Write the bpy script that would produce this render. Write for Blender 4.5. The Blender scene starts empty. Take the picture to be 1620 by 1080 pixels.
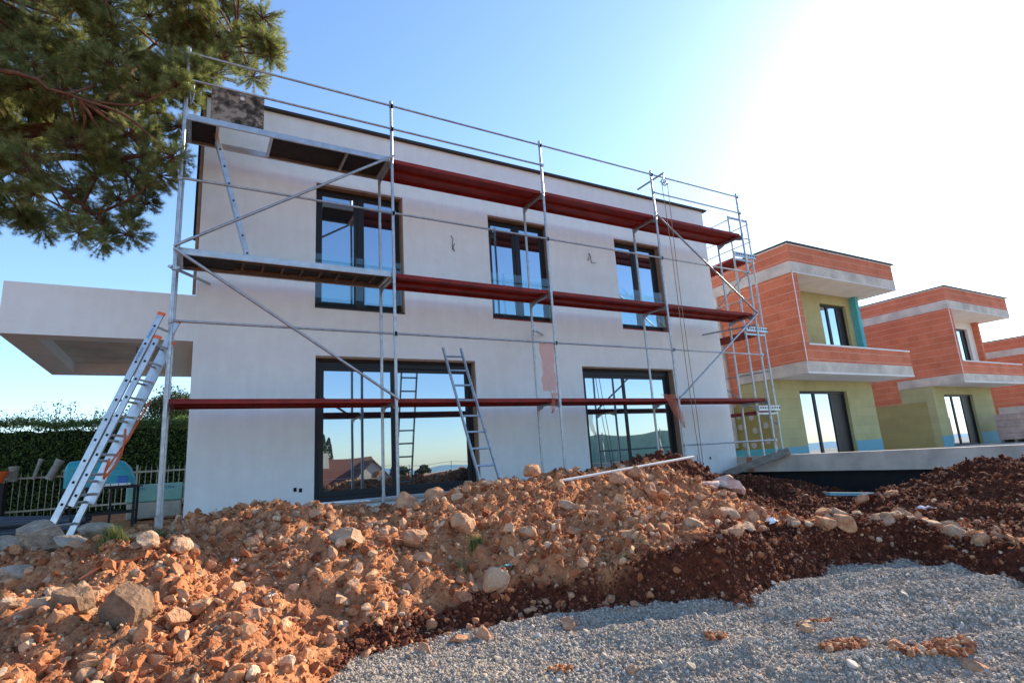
import bpy, bmesh, math, random
import numpy as np
from mathutils import Vector, Matrix
R = math.radians
scene = bpy.context.scene
col = scene.collection

# ------------------------------------------------------------------ camera
cam = bpy.data.cameras.new('camera'); cam.lens = 19.514; cam.sensor_width = 36; cam.clip_end = 9000; cam.clip_start = .05
camo = bpy.data.objects.new('camera', cam); col.objects.link(camo)
rows = ((0.869854, -0.049051, -0.490864), (-0.489374, -0.211238, -0.846104), (-0.062187, 0.976203, -0.207750))
m = Matrix(rows).to_4x4(); m.translation = Vector((0.3228, -8.1267, 0.4913))
camo.matrix_world = m
scene.camera = camo

# ------------------------------------------------------------------ light
SUN_AZ, SUN_EL = 14.5, 26.0        # azimuth from +X towards +Y
w = bpy.data.worlds.new('World'); scene.world = w; w.use_nodes = True
nt = w.node_tree; bg = nt.nodes['Background']
sky = nt.nodes.new('ShaderNodeTexSky'); sky.sky_type = 'NISHITA'; sky.sun_disc = False
sky.sun_elevation = R(SUN_EL); sky.sun_rotation = R(90 - SUN_AZ)
sky.altitude = 100; sky.air_density = 1.0; sky.dust_density = .35; sky.ozone_density = 4.0
nt.links.new(sky.outputs[0], bg.inputs[0]); bg.inputs[1].default_value = .15
sl = bpy.data.lights.new('sun', 'SUN'); sl.energy = 4.8; sl.angle = R(.5); sl.color = (1, .83, .61)
so = bpy.data.objects.new('sun', sl); col.objects.link(so)
sd = Vector((math.cos(R(SUN_EL))*math.cos(R(SUN_AZ)), math.cos(R(SUN_EL))*math.sin(R(SUN_AZ)), math.sin(R(SUN_EL))))
so.rotation_euler = sd.to_track_quat('Z', 'Y').to_euler()
vs = scene.view_settings; vs.view_transform = 'Standard'; vs.look = 'None'; vs.gamma = 1; vs.exposure = 1.2

# ------------------------------------------------------------------ helpers
def tag(o, label=None, cat=None, group=None, kind=None):
    if label: o['label'] = label
    if cat: o['category'] = cat
    if group: o['group'] = group
    if kind: o['kind'] = kind
    return o
def empty(name, label, cat, loc=(0, 0, 0), group=None):
    o = bpy.data.objects.new(name, None); col.objects.link(o); o.location = loc; o.empty_display_size = .2
    return tag(o, label, cat, group)
def link_mesh(name, me, mat, parent=None):
    o = bpy.data.objects.new(name, me); col.objects.link(o)
    if mat: me.materials.append(mat)
    if parent:
        o.parent = parent
        if parent.parent is None: o.location = tuple(-c for c in parent.location)
    return o
def np_mesh(name, V, F, smooth=False):
    """V (n,3) float array, F (m,k) int array"""
    me = bpy.data.meshes.new(name); n, mm, k = len(V), len(F), F.shape[1]
    me.vertices.add(n); me.vertices.foreach_set('co', np.ascontiguousarray(V, dtype=np.float32).ravel())
    me.loops.add(mm*k); me.loops.foreach_set('vertex_index', np.ascontiguousarray(F, dtype=np.int32).ravel())
    me.polygons.add(mm); me.polygons.foreach_set('loop_start', np.arange(0, mm*k, k, dtype=np.int32))
    me.polygons.foreach_set('use_smooth', np.full(mm, smooth))
    me.update(calc_edges=True); me.validate(); return me
class MB:
    def __init__(s): s.v = []; s.f = []; s.sm = []
    def add(s, v, f, smooth=False):
        b = len(s.v); s.v += [tuple(p) for p in v]; s.f += [tuple(i+b for i in q) for q in f]; s.sm += [smooth]*len(f); return s
    def box(s, x0, y0, z0, x1, y1, z1):
        v = [(x, y, z) for z in (z0, z1) for y in (y0, y1) for x in (x0, x1)]
        return s.add(v, [(0, 2, 3, 1), (4, 5, 7, 6), (0, 1, 5, 4), (2, 6, 7, 3), (0, 4, 6, 2), (1, 3, 7, 5)])
    def beam(s, p, q, a, b, side=None):
        p, q = Vector(p), Vector(q); d = (q-p).normalized()
        side = Vector(side) if side else (d.cross(Vector((0, 0, 1))) if abs(d.z) < .95 else Vector((1, 0, 0)))
        side = (side - d*side.dot(d)).normalized(); up = d.cross(side)
        v = []
        for e in (p, q):
            for i, j in ((-1, -1), (1, -1), (1, 1), (-1, 1)): v.append(e+side*(i*a/2)+up*(j*b/2))
        return s.add(v, [(3, 2, 1, 0), (4, 5, 6, 7)]+[(i, (i+1) % 4, 4+(i+1) % 4, 4+i) for i in range(4)])
    def tube(s, pts, r, n=10, caps=True):
        pts = [Vector(p) for p in pts]; rr = r if isinstance(r, (list, tuple)) else [r]*len(pts)
        base = None; v = []; f = []
        for i, p in enumerate(pts):
            d = (pts[min(i+1, len(pts)-1)]-pts[max(i-1, 0)]).normalized()
            if base is None: base = d.orthogonal().normalized()
            base = (base-d*base.dot(d)).normalized(); c = d.cross(base)
            for k in range(n):
                a = 2*math.pi*k/n; v.append(p+(base*math.cos(a)+c*math.sin(a))*rr[i])
        for i in range(len(pts)-1):
            for k in range(n): f.append((i*n+k, i*n+(k+1) % n, (i+1)*n+(k+1) % n, (i+1)*n+k))
        s.add(v, f, True)
        if caps: 
            s.add(v[:n][::-1], [tuple(range(n))]); s.add(v[-n:], [tuple(range(n))])
        return s
    def build(s, name, mat, parent=None, bevel=0):
        me = bpy.data.meshes.new(name); me.from_pydata(s.v, [], s.f); me.polygons.foreach_set('use_smooth', s.sm); me.update()
        o = link_mesh(name, me, mat, parent)
        if bevel:
            b = o.modifiers.new('bevel', 'BEVEL'); b.width = bevel; b.segments = 2; b.limit_method = 'ANGLE'
        return o
def slab_with_holes(u0, u1, z0, z1, holes, d0, d1, axis='y'):
    """wall of thickness d0..d1 whose face spans u,z ; holes=(u0,u1,z0,z1)"""
    us = sorted({u0, u1, *[h[0] for h in holes], *[h[1] for h in holes]}); zs = sorted({z0, z1, *[h[2] for h in holes], *[h[3] for h in holes]})
    us = [u for u in us if u0 <= u <= u1]; zs = [z for z in zs if z0 <= z <= z1]
    nu, nz = len(us)-1, len(zs)-1
    def solid(i, j):
        if i < 0 or j < 0 or i >= nu or j >= nz: return False
        c = ((us[i]+us[i+1])/2, (zs[j]+zs[j+1])/2)
        return not any(h[0] < c[0] < h[1] and h[2] < c[1] < h[3] for h in holes)
    P = (lambda u, d, z: (u, d, z)) if axis == 'y' else (lambda u, d, z: (d, u, z))
    b = MB()
    def q(*a): b.add(a, [(0, 1, 2, 3)])
    for i in range(nu):
        for j in range(nz):
            if not solid(i, j): continue
            a, c, e, g = us[i], us[i+1], zs[j], zs[j+1]
            q(P(a, d0, e), P(c, d0, e), P(c, d0, g), P(a, d0, g)); q(P(c, d1, e), P(a, d1, e), P(a, d1, g), P(c, d1, g))
            if not solid(i-1, j): q(P(a, d1, e), P(a, d0, e), P(a, d0, g), P(a, d1, g))
            if not solid(i+1, j): q(P(c, d0, e), P(c, d1, e), P(c, d1, g), P(c, d0, g))
            if not solid(i, j-1): q(P(a, d1, e), P(c, d1, e), P(c, d0, e), P(a, d0, e))
            if not solid(i, j+1): q(P(a, d0, g), P(c, d0, g), P(c, d1, g), P(a, d1, g))
    return b
# vectorised value noise
_rng = np.random.default_rng(11); _T = _rng.random((256, 256))
def vnoise(x, y):
    xi = np.floor(x).astype(int); yi = np.floor(y).astype(int); fx = x-xi; fy = y-yi
    fx = fx*fx*(3-2*fx); fy = fy*fy*(3-2*fy); g = lambda a, b: _T[a & 255, b & 255]
    return (g(xi, yi)*(1-fx)+g(xi+1, yi)*fx)*(1-fy)+(g(xi, yi+1)*(1-fx)+g(xi+1, yi+1)*fx)*fy*1.0-.5
def fbm(x, y, o=4, g=.5):
    s = 0; a = 1
    for k in range(o): s = s+a*vnoise(x*2**k+17*k, y*2**k+5*k); a *= g
    return s

# ------------------------------------------------------------------ materials
def ramp(nt, fac, stops):
    n = nt.nodes.new('ShaderNodeValToRGB'); e = n.color_ramp.elements
    while len(e) < len(stops): e.new(.5)
    for i, (p, c) in enumerate(stops): e[i].position = p; e[i].color = (*c, 1)
    nt.links.new(fac, n.inputs[0]); return n.outputs[0]
def noise(nt, vec, scale, detail=4, rough=.55, dist=0):
    n = nt.nodes.new('ShaderNodeTexNoise'); n.inputs['Scale'].default_value = scale; n.inputs['Detail'].default_value = detail
    n.inputs['Roughness'].default_value = rough; n.inputs['Distortion'].default_value = dist
    nt.links.new(vec, n.inputs['Vector']); return n.outputs[0]
def mixc(nt, fac, a, b, mode='MIX'):
    n = nt.nodes.new('ShaderNodeMix'); n.data_type = 'RGBA'; n.blend_type = mode
    for s, v in ((n.inputs[0], fac), (n.inputs[6], a), (n.inputs[7], b)):
        if isinstance(v, (int, float)): s.default_value = v
        elif isinstance(v, tuple): s.default_value = (*v, 1)
        else: nt.links.new(v, s)
    return n.outputs[2]
def math_(nt, op, a, b=0, c=None):
    n = nt.nodes.new('ShaderNodeMath'); n.operation = op
    for i, v in enumerate((a, b, c)):
        if v is None: continue
        if isinstance(v, (int, float)): n.inputs[i].default_value = v
        else: nt.links.new(v, n.inputs[i])
    return n.outputs[0]
def base(name, rough=.8, metal=0, spec=.3):
    mt = bpy.data.materials.new(name); mt.use_nodes = True; nt = mt.node_tree; b = nt.nodes['Principled BSDF']
    b.inputs['Roughness'].default_value = rough; b.inputs['Metallic'].default_value = metal; b.inputs['Specular IOR Level'].default_value = spec
    tc = nt.nodes.new('ShaderNodeTexCoord'); return mt, nt, b, tc.outputs['Object']
def bump(nt, b, h, dist=.01, strength=1):
    n = nt.nodes.new('ShaderNodeBump'); n.inputs['Distance'].default_value = dist; n.inputs['Strength'].default_value = strength
    nt.links.new(h, n.inputs['Height']); nt.links.new(n.outputs[0], b.inputs['Normal'])
def mat(name, c, rough=.7, metal=0, var=.25, scale=6, bmp=.004, spec=.3, bscale=None, c2=None):
    mt, nt, b, v = base(name, rough, metal, spec)
    f = noise(nt, v, scale, 6, .6); d = c2 or tuple(x*(1-var) for x in c)
    nt.links.new(ramp(nt, f, [(.32, d), (.68, c)]), b.inputs['Base Color'])
    if bmp: bump(nt, b, noise(nt, v, bscale or scale*6, 4), bmp)
    return mt
M = {}
M['galv'] = mat('galvanised_steel', (.46, .48, .50), .42, .75, .35, 14, .001)
M['alu'] = mat('aluminium', (.54, .54, .54), .36, .8, .25, 9, .0008)
def reddeck():
    mt, nt, b, v = base('dark_red_deck', .6, 0, .3)
    c = ramp(nt, noise(nt, v, 3.5, 6, .65), [(.3, (.13, .013, .011)), (.65, (.27, .023, .017))]); sp = ramp(nt, noise(nt, v, 26, 5, .7), [(.66, (0, 0, 0)), (.72, (.7, .7, .7))])
    c = mixc(nt, sp, c, (.40, .27, .23)); nt.links.new(c, b.inputs['Base Color']); bump(nt, b, noise(nt, v, 25, 4), .002); return mt
M['redsteel'] = reddeck()
M['deckwood'] = mat('deck_wood', (.18, .12, .08), .85, 0, .5, 7, .003)
M['brownply'] = mat('brown_ply', (.035, .027, .022), .8, 0, .4, 5, .002)
M['black'] = mat('black_membrane', (.018, .018, .02), .7, 0, .4, 4, .004)
M['frame'] = mat('anthracite_frame', (.02, .021, .024), .5, 0, .15, 8, 0, .3)
M['cap'] = mat('dark_roof_cap', (.05, .045, .04), .5, .3, .2, 6, 0)
M['rope'] = mat('rope', (.34, .25, .17), .9, 0, .3, 60, .001)
M['orange'] = mat('orange_plastic', (.85, .16, .04), .5, 0, .2, 8, .002)
M['cyan'] = mat('cyan_foam', (.15, .37, .43), .7, 0, .15, 20, .001)
M['turq'] = mat('turquoise_foam', (.10, .44, .48), .8, 0, .15, 3, .001)
M['tank'] = mat('turquoise_tank', (.03, .36, .42), .42, 0, .22, 3, .001, .4)
M['grey_pvc'] = mat('grey_pvc', (.40, .38, .34), .5, 0, .3, 6, .001)
M['conduit'] = mat('dark_conduit', (.07, .075, .09), .45, 0, .3, 6, .001)
M['black_steel'] = mat('black_steel', (.02, .018, .018), .5, .2, .3, 6, .001)
M['fence'] = mat('beige_fence', (.50, .44, .34), .5, .1, .25, 8, .001)
M['white_plastic'] = mat('white_plastic', (.75, .74, .70), .45, 0, .15, 8, .001)
M['paper'] = mat('white_paper', (.78, .78, .80), .8, 0, .2, 30, .002)
M['concrete'] = mat('grey_concrete', (.68, .60, .51), .9, 0, .4, 1.6, .003, bscale=40)
M['plank'] = mat('weathered_plank', (.30, .26, .21), .9, 0, .45, 8, .004)
M['softwhite'] = mat('white_soffit', (.78, .76, .73), .85, 0, .14, 2, .001)
M['label_blue'] = mat('blue_print', (.05, .16, .45), .5, 0, .1, 8, 0)
M['hole'] = mat('dark_hole', (.01, .01, .01), .8, 0, 0, 8, 0)
M['bark'] = mat('pine_bark', (.20, .095, .055), .95, 0, .65, 9, .02, bscale=30)
M['twig'] = mat('dry_twig', (.34, .26, .18), .9, 0, .4, 20, .002)

def plaster():
    mt, nt, b, v = base('plaster', .92, 0, .15)
    big = noise(nt, v, .55, 5, .55, .4); fine = noise(nt, v, 5, 5, .6)
    c = ramp(nt, big, [(.3, (.77, .765, .725)), (.5, (.80, .805, .775)), (.72, (.82, .83, .81))])
    mp = nt.nodes.new('ShaderNodeMapping'); mp.inputs['Scale'].default_value = (3, 3, .5); nt.links.new(v, mp.inputs[0])
    st = ramp(nt, noise(nt, mp.outputs[0], 2.2, 5, .6), [(.42, (.965, .96, .95)), (.6, (1, 1, 1))])
    c = mixc(nt, 1, c, st, 'MULTIPLY'); c = mixc(nt, .12, c, ramp(nt, fine, [(.35, (.4, .38, .36)), (.65, (.7, .7, .7))]))
    nt.links.new(c, b.inputs['Base Color']); bump(nt, b, math_(nt, 'ADD', noise(nt, v, 90, 3), math_(nt, 'MULTIPLY', noise(nt, v, 3.5, 3), 1.5)), .002); return mt
M['plaster'] = plaster()
def brick():
    mt, nt, b, v = base('hollow_clay_block', .9, 0, .15)
    sx = nt.nodes.new('ShaderNodeSeparateXYZ'); nt.links.new(v, sx.inputs[0])
    u = math_(nt, 'ADD', sx.outputs[0], sx.outputs[1]); cb = nt.nodes.new('ShaderNodeCombineXYZ')
    nt.links.new(u, cb.inputs[0]); nt.links.new(math_(nt, 'ADD', sx.outputs[2], -.02), cb.inputs[1])
    t = nt.nodes.new('ShaderNodeTexBrick'); nt.links.new(cb.outputs[0], t.inputs['Vector'])
    t.inputs['Scale'].default_value = 1; t.inputs['Brick Width'].default_value = .38; t.inputs['Row Height'].default_value = .255
    t.inputs['Mortar Size'].default_value = .006; t.inputs['Mortar Smooth'].default_value = .1; t.inputs['Bias'].default_value = -.1
    t.inputs['Color1'].default_value = (.72, .225, .12, 1); t.inputs['Color2'].default_value = (.61, .175, .092, 1); t.inputs['Mortar'].default_value = (.50, .18, .10, 1)
    # strong horizontal beds, weak vertical joints
    row = math_(nt, 'ABSOLUTE', math_(nt, 'SUBTRACT', math_(nt, 'FRACT', math_(nt, 'DIVIDE', math_(nt, 'ADD', sx.outputs[2], -.02), .255)), .5))
    wob = math_(nt, 'MULTIPLY', noise(nt, v, 7, 3), .04)
    bed = math_(nt, 'GREATER_THAN', math_(nt, 'ADD', row, wob), .499)
    n1 = noise(nt, v, 1.3, 5); n2 = noise(nt, v, 18, 4)
    c = mixc(nt, 1, t.outputs[0], ramp(nt, n1, [(.3, (.78, .76, .76)), (.7, (1.05, 1.05, 1.05))]), 'MULTIPLY')
    c = mixc(nt, .25, c, ramp(nt, n2, [(.4, (.4, .1, .05)), (.7, (.62, .26, .16))]))
    c = mixc(nt, bed, c, (.66, .42, .32)); nt.links.new(c, b.inputs['Base Color']); bump(nt, b, n2, .004); return mt
M['brick'] = brick()
def insul(name, c, d, blobs=False):
    mt, nt, b, v = base(name, .95, 0, .1)
    sx = nt.nodes.new('ShaderNodeSeparateXYZ'); nt.links.new(v, sx.inputs[0])
    u = math_(nt, 'ADD', sx.outputs[0], sx.outputs[1]); cb = nt.nodes.new('ShaderNodeCombineXYZ')
    nt.links.new(u, cb.inputs[0]); nt.links.new(sx.outputs[2], cb.inputs[1])
    t = nt.nodes.new('ShaderNodeTexBrick'); nt.links.new(cb.outputs[0], t.inputs['Vector'])
    t.inputs['Scale'].default_value = 1; t.inputs['Brick Width'].default_value = .6; t.inputs['Row Height'].default_value = .3
    t.inputs['Mortar Size'].default_value = .004; t.inputs['Color1'].default_value = (*c, 1); t.inputs['Color2'].default_value = (*d, 1)
    t.inputs['Mortar'].default_value = (*[x*.6 for x in d], 1)
    cc = mixc(nt, .5, t.outputs[0], ramp(nt, noise(nt, v, 1.7, 6), [(.35, d), (.65, c)]))
    if blobs:
        vo = nt.nodes.new('ShaderNodeTexVoronoi'); vo.voronoi_dimensions = '2D'; vo.inputs['Scale'].default_value = 2.3; vo.inputs['Randomness'].default_value = .5; nt.links.new(cb.outputs[0], vo.inputs['Vector'])
        dd = math_(nt, 'ADD', vo.outputs['Distance'], math_(nt, 'MULTIPLY', noise(nt, v, 9, 3), .25))
        cc = mixc(nt, math_(nt, 'LESS_THAN', dd, .34), cc, (.42, .41, .36))
    nt.links.new(cc, b.inputs['Base Color']); bump(nt, b, noise(nt, v, 30, 5), .006); return mt
M['olive'] = insul('olive_mineral_wool', (.47, .425, .215), (.38, .345, .175))
M['olive_dab'] = insul('olive_wool_with_adhesive_dabs', (.34, .28, .10), (.26, .22, .075), True)
def glass(name, tint=(.72, .86, 1.0), fac=.48, wave=0):
    mt = bpy.data.materials.new(name); mt.use_nodes = True; nt = mt.node_tree; b = nt.nodes['Principled BSDF']; out = nt.nodes['Material Output']
    b.inputs['Base Color'].default_value = (.012, .017, .02, 1); b.inputs['Roughness'].default_value = .1
    g = nt.nodes.new('ShaderNodeBsdfGlossy'); g.inputs['Color'].default_value = (*tint, 1); g.inputs['Roughness'].default_value = .004
    lw = nt.nodes.new('ShaderNodeLayerWeight'); lw.inputs[0].default_value = .35
    mx = nt.nodes.new('ShaderNodeMixShader'); nt.links.new(math_(nt, 'ADD', math_(nt, 'MULTIPLY', lw.outputs['Fresnel'], .5), fac), mx.inputs[0])
    nt.links.new(b.outputs[0], mx.inputs[1]); nt.links.new(g.outputs[0], mx.inputs[2]); nt.links.new(mx.outputs[0], out.inputs[0])
    if wave:
        tc = nt.nodes.new('ShaderNodeTexCoord'); n = nt.nodes.new('ShaderNodeBump'); n.inputs['Distance'].default_value = wave; nt.links.new(noise(nt, tc.outputs['Object'], .8, 1), n.inputs['Height'])
        nt.links.new(n.outputs[0], g.inputs['Normal'])
    return mt
M['glass'] = glass('coated_window_glass', wave=.004)
def clear():
    mt = bpy.data.materials.new('balustrade_glass'); mt.use_nodes = True; nt = mt.node_tree; out = nt.nodes['Material Output']
    t = nt.nodes.new('ShaderNodeBsdfTransparent'); t.inputs[0].default_value = (.9, .97, .97, 1); g = nt.nodes.new('ShaderNodeBsdfGlossy'); g.inputs['Roughness'].default_value = .02
    mx = nt.nodes.new('ShaderNodeMixShader'); mx.inputs[0].default_value = .06; nt.links.new(t.outputs[0], mx.inputs[1]); nt.links.new(g.outputs[0], mx.inputs[2]); nt.links.new(mx.outputs[0], out.inputs[0]); return mt
M['clear'] = clear()
def net():
    mt = bpy.data.materials.new('orange_net'); mt.use_nodes = True; nt = mt.node_tree; out = nt.nodes['Material Output']; b = nt.nodes['Principled BSDF']
    b.inputs['Base Color'].default_value = (.85, .22, .12, 1); b.inputs['Roughness'].default_value = .7
    t = nt.nodes.new('ShaderNodeBsdfTransparent'); mx = nt.nodes.new('ShaderNodeMixShader'); mx.inputs[0].default_value = .5
    tl = nt.nodes.new('ShaderNodeBsdfTranslucent'); tl.inputs[0].default_value = (.85, .25, .15, 1); m2 = nt.nodes.new('ShaderNodeMixShader'); m2.inputs[0].default_value = .5
    nt.links.new(b.outputs[0], m2.inputs[1]); nt.links.new(tl.outputs[0], m2.inputs[2])
    nt.links.new(t.outputs[0], mx.inputs[1]); nt.links.new(m2.outputs[0], mx.inputs[2]); nt.links.new(mx.outputs[0], out.inputs[0]); return mt
M['net'] = net()
def plyhatch():
    mt, nt, b, v = base('stained_plywood', .85, 0, .2)
    f = noise(nt, v, 7, 8, .7); nt.links.new(ramp(nt, f, [(.40, (.03, .026, .022)), (.5, (.12, .10, .08)), (.56, (.28, .24, .19))]), b.inputs['Base Color']); return mt
M['hatch'] = plyhatch()
def leafmat(name, a, b_, c, trans=.35):
    """tint from a per-leaf random value, light passes through thin leaves"""
    mt = bpy.data.materials.new(name); mt.use_nodes = True; nt = mt.node_tree; b = nt.nodes['Principled BSDF']; out = nt.nodes['Material Output']
    at = nt.nodes.new('ShaderNodeAttribute'); at.attribute_name = 'rnd'
    cc = ramp(nt, at.outputs['Fac'], [(0, a), (.55, b_), (1, c)]); nt.links.new(cc, b.inputs['Base Color']); b.inputs['Roughness'].default_value = .55; b.inputs['Specular IOR Level'].default_value = .25
    tl = nt.nodes.new('ShaderNodeBsdfTranslucent'); nt.links.new(cc, tl.inputs[0]); mx = nt.nodes.new('ShaderNodeMixShader'); mx.inputs[0].default_value = trans
    nt.links.new(b.outputs[0], mx.inputs[1]); nt.links.new(tl.outputs[0], mx.inputs[2]); nt.links.new(mx.outputs[0], out.inputs[0]); return mt
M['needle'] = leafmat('pine_needles', (.12, .16, .045), (.25, .29, .09), (.44, .44, .19), .5)
M['hedgeleaf'] = leafmat('hedge_leaves', (.05, .09, .022), (.11, .175, .045), (.24, .33, .085))
M['darkleaf'] = leafmat('dark_leaves', (.02, .035, .014), (.04, .06, .022), (.08, .10, .04))
M['grass'] = leafmat('grass_blades', (.07, .11, .03), (.14, .19, .06), (.32, .30, .13))
def stonemat(name, stops, bmp=.006, sc=45, dust=None):
    mt, nt, b, v = base(name, .95, 0, .12); at = nt.nodes.new('ShaderNodeAttribute'); at.attribute_name = 'rnd'
    c = ramp(nt, at.outputs['Fac'], stops); n = noise(nt, v, sc, 5, .65)
    c = mixc(nt, 1, c, ramp(nt, n, [(.3, (.55, .50, .48)), (.65, (1.12, 1.1, 1.08))]), 'MULTIPLY')
    if dust: c = mixc(nt, ramp(nt, noise(nt, v, 11, 6, .7), [(.45, (0, 0, 0)), (.62, (.65, .65, .65))]), c, dust)
    nt.links.new(c, b.inputs['Base Color']); bump(nt, b, n, bmp); return mt
M['clod'] = stonemat('dry_red_soil', [(0, (.20, .065, .03)), (.35, (.39, .145, .065)), (.72, (.54, .25, .12)), (.9, (.62, .39, .22)), (1, (.66, .50, .35))])
M['rubble'] = stonemat('broken_rock', [(0, (.36, .16, .085)), (.5, (.50, .28, .16)), (1, (.60, .42, .27))], .012, 26, dust=(.47, .23, .12))
M['moistclod'] = stonemat('moist_dark_soil', [(0, (.06, .02, .012)), (.55, (.15, .045, .024)), (.88, (.26, .095, .05)), (1, (.40, .26, .17))])
M['pebble'] = stonemat('crushed_limestone', [(0, (.24, .21, .17)), (.4, (.40, .355, .295)), (.8, (.49, .44, .37)), (.95, (.66, .61, .53)), (1, (.42, .24, .14))], .002, 60)
M['stone'] = mat('tan_limestone', (.56, .34, .20), .95, 0, .3, 9, .03, .12, 26, c2=(.36, .16, .085))
M['palestone'] = mat('pale_limestone', (.50, .37, .26), .95, 0, .3, 9, .03, .12, 26, c2=(.38, .21, .12))
M['greystone'] = mat('grey_limestone', (.44, .355, .27), .95, 0, .5, 9, .03, .12, 25)
M['whitestone'] = mat('white_streaked_stone', (.72, .64, .58), .9, 0, .4, 7, .012, .12, 25, c2=(.40, .17, .10))

# ------------------------------------------------------------------ terrain
ANCH = [(-.4, -4.4, -.42), (-.9, -3, -.17), (.3, -4.8, -.56), (.3, -5.6, -.64), (0, -6.5, -.67), (.2, -8, -.7), (-1.5, -6, -.5), (-1.8, -4, -.3),
 (.5, -4.0, -.40), (1.1, -3.8, -.47), (1.87, -3.75, -.50), (2.6, -3.7, -.46), (3.3, -3.95, -.42), (3.75, -4.1, -.33), (4.2, -4.45, -.22), (4.8, -4.3, -.32), (5.6, -4.4, -.38), (6.4, -4.6, -.40), (8, -5.2, -.44), (10, -5.5, -.25), (7, -6.2, -.46), (6.8, -7.2, -.5), (8.5, -7, -.45),
 (-.1, -2.6, -.05), (.34, -1.9, -.05), (.62, -1.8, .08), (1.05, -1.8, .16), (1.6, -1.8, .07), (2.16, -1.8, -.01), (2.83, -1.8, .04), (3.4, -1.8, .09), (4.15, -1.8, .32), (4.75, -1.8, .19), (5.86, -1.8, .27), (6.75, -1.8, .30), (7.5, -1.8, -.05), (8.4, -1.8, -.42), (9.2, -1.8, -.55),
 (1.6, -2.8, -.14), (2.6, -2.7, -.05), (3.6, -2.8, .02), (4.7, -2.8, .03), (5.5, -3.0, .0), (.72, -3.1, -.36), (.62, -2.6, -.2), (.15, -3.3, -.10), (1.35, -2.9, -.02), (6.4, -3.0, -.2), (7.2, -3.2, -.42), (7, -4.1, -.42), (4.2, -3.6, -.08), (5.0, -3.8, -.25),
 (-2.5, -.2, -.08), (-1, -.2, -.09), (0, -.3, -.08), (1, -.3, -.08), (2, -.1, -.13), (3, -.1, -.14), (4, -.1, -.12), (6, -.1, -.12), (8, -.1, -.14), (9.3, -.1, -.16),
 (1, 1.2, -.14), (4, 1.2, -.15), (8, 1.2, -.16), (11.4, 1.2, -.18), (11.2, -.4, -.32), (11.2, -1.8, -.64), (11.3, -2.9, -.62), (10.7, -4.0, -.06), (10.2, -4.8, -.06), (9, -3, -.52), (8.3, -3.9, -.46), (9.7, -1.4, -.36), (11.3, -5.2, -.2), (12.5, -4, -.5), (12.8, -1, -.6), (12.5, 1, -.4),
 (-2.5, -2, -.15), (-4, 3, -.12), (-1, 4, -.12), (-2.5, 9, -.12), (2, 9, -.15), (13, 6, -.8), (-5, -3, -.2), (-5, -8, -.5), (13, -8, -.5), (6, -10, -.7), (0, -11, -.7), (18, -8, -.8), (20, 4, -.8), (9, 9, -.3)]
_A = np.array(ANCH, float)
def _phi(r2): return r2*np.log(r2+1e-9)*.5
def _tps():
    n = len(_A); d = ((_A[:, None, :2]-_A[None, :, :2])**2).sum(-1); K = _phi(d)+np.eye(n)*.03
    P = np.c_[np.ones(n), _A[:, :2]]; L = np.block([[K, P], [P.T, np.zeros((3, 3))]])
    return np.linalg.solve(L, np.r_[_A[:, 2], 0, 0, 0])
_W = _tps()
EX = np.array([.9, 1.07, 1.27, 1.87, 2.78, 3.57, 4.14, 4.92, 5.65, 6.45, 8, 10, 14, 40.]); EY = np.array([-4.75, -4.5, -4.22, -4.08, -4.05, -4.5, -4.95, -4.72, -4.75, -4.98, -5.6, -6.2, -7., -9])
def edge_dist(x, y):
    a = y-np.interp(x, EX, EY); b = (.95+.12*np.sin(y*2.1))-x
    c = x-(6.45+(y+5)*.38)
    return np.maximum(np.maximum(a, b), c)+.16*fbm(x*1.9, y*1.9, 3)
def upper(x, y):
    sh = x.shape; x1 = x.ravel(); y1 = y.ravel(); out = np.zeros_like(x1)
    for i in range(0, len(x1), 20000):
        X = x1[i:i+20000]; Y = y1[i:i+20000]
        r2 = (X[:, None]-_A[None, :, 0])**2+(Y[:, None]-_A[None, :, 1])**2
        out[i:i+20000] = _phi(r2)@_W[:len(_A)]+_W[-3]+_W[-2]*X+_W[-1]*Y
    return out.reshape(sh)
def smooth(a, lo, hi):
    t = np.clip((a-lo)/(hi-lo), 0, 1); return t*t*(3-2*t)
def far_z(x, y):
    r = np.hypot(x-5, y+2); return -.8-22*smooth(r, 70, 600)-.5*smooth(r, 25, 60)*(y < 0)
def ground(x, y, detail=True):
    x = np.asarray(x, float); y = np.asarray(y, float)
    xc = np.clip(x, -5, 16); yc = np.clip(y, -11, 9.)
    u = np.clip(upper(xc, yc), -.95, .45)
    s = edge_dist(x, y)
    g = -.70+.035*fbm(x*.9, y*.9, 2)+.034*np.sin((x*.30+y*1.0)*12+3*fbm(x*1.3, y*1.3, 3))*smooth(x, 1.5, 3)+.03*fbm(x*1.2+y*.4, y*5-x*1.2, 3)
    dirt = smooth(s, -.3, .1)
    if detail:
        n = .20*fbm(x*1.7, y*1.7, 3)+.13*np.abs(fbm(x*4.5+9, y*4.5, 4, .6))+.075*fbm(x*13, y*13, 3, .65)
        near = smooth(y, 1.0, .2)*smooth(x, 12.2, 11.6)
        u = u+(n-.03)*(.25+.75*near*smooth(y, .0, -.6))
        g = g+.022*fbm(x*9, y*9, 3)
    t = smooth(s+.05*fbm(x*6, y*6, 3), -.04, .20)
    z = g+(np.maximum(u, g)-g)*t
    r = np.maximum(np.abs(x-5)-12, 0)+np.maximum(np.abs(y+1)-11, 0)
    far = smooth(r, 0, 14); return z*(1-far)+far_z(x, y)*far
def gz(x, y): return float(ground(np.array([x]), np.array([y]))[0])
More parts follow.
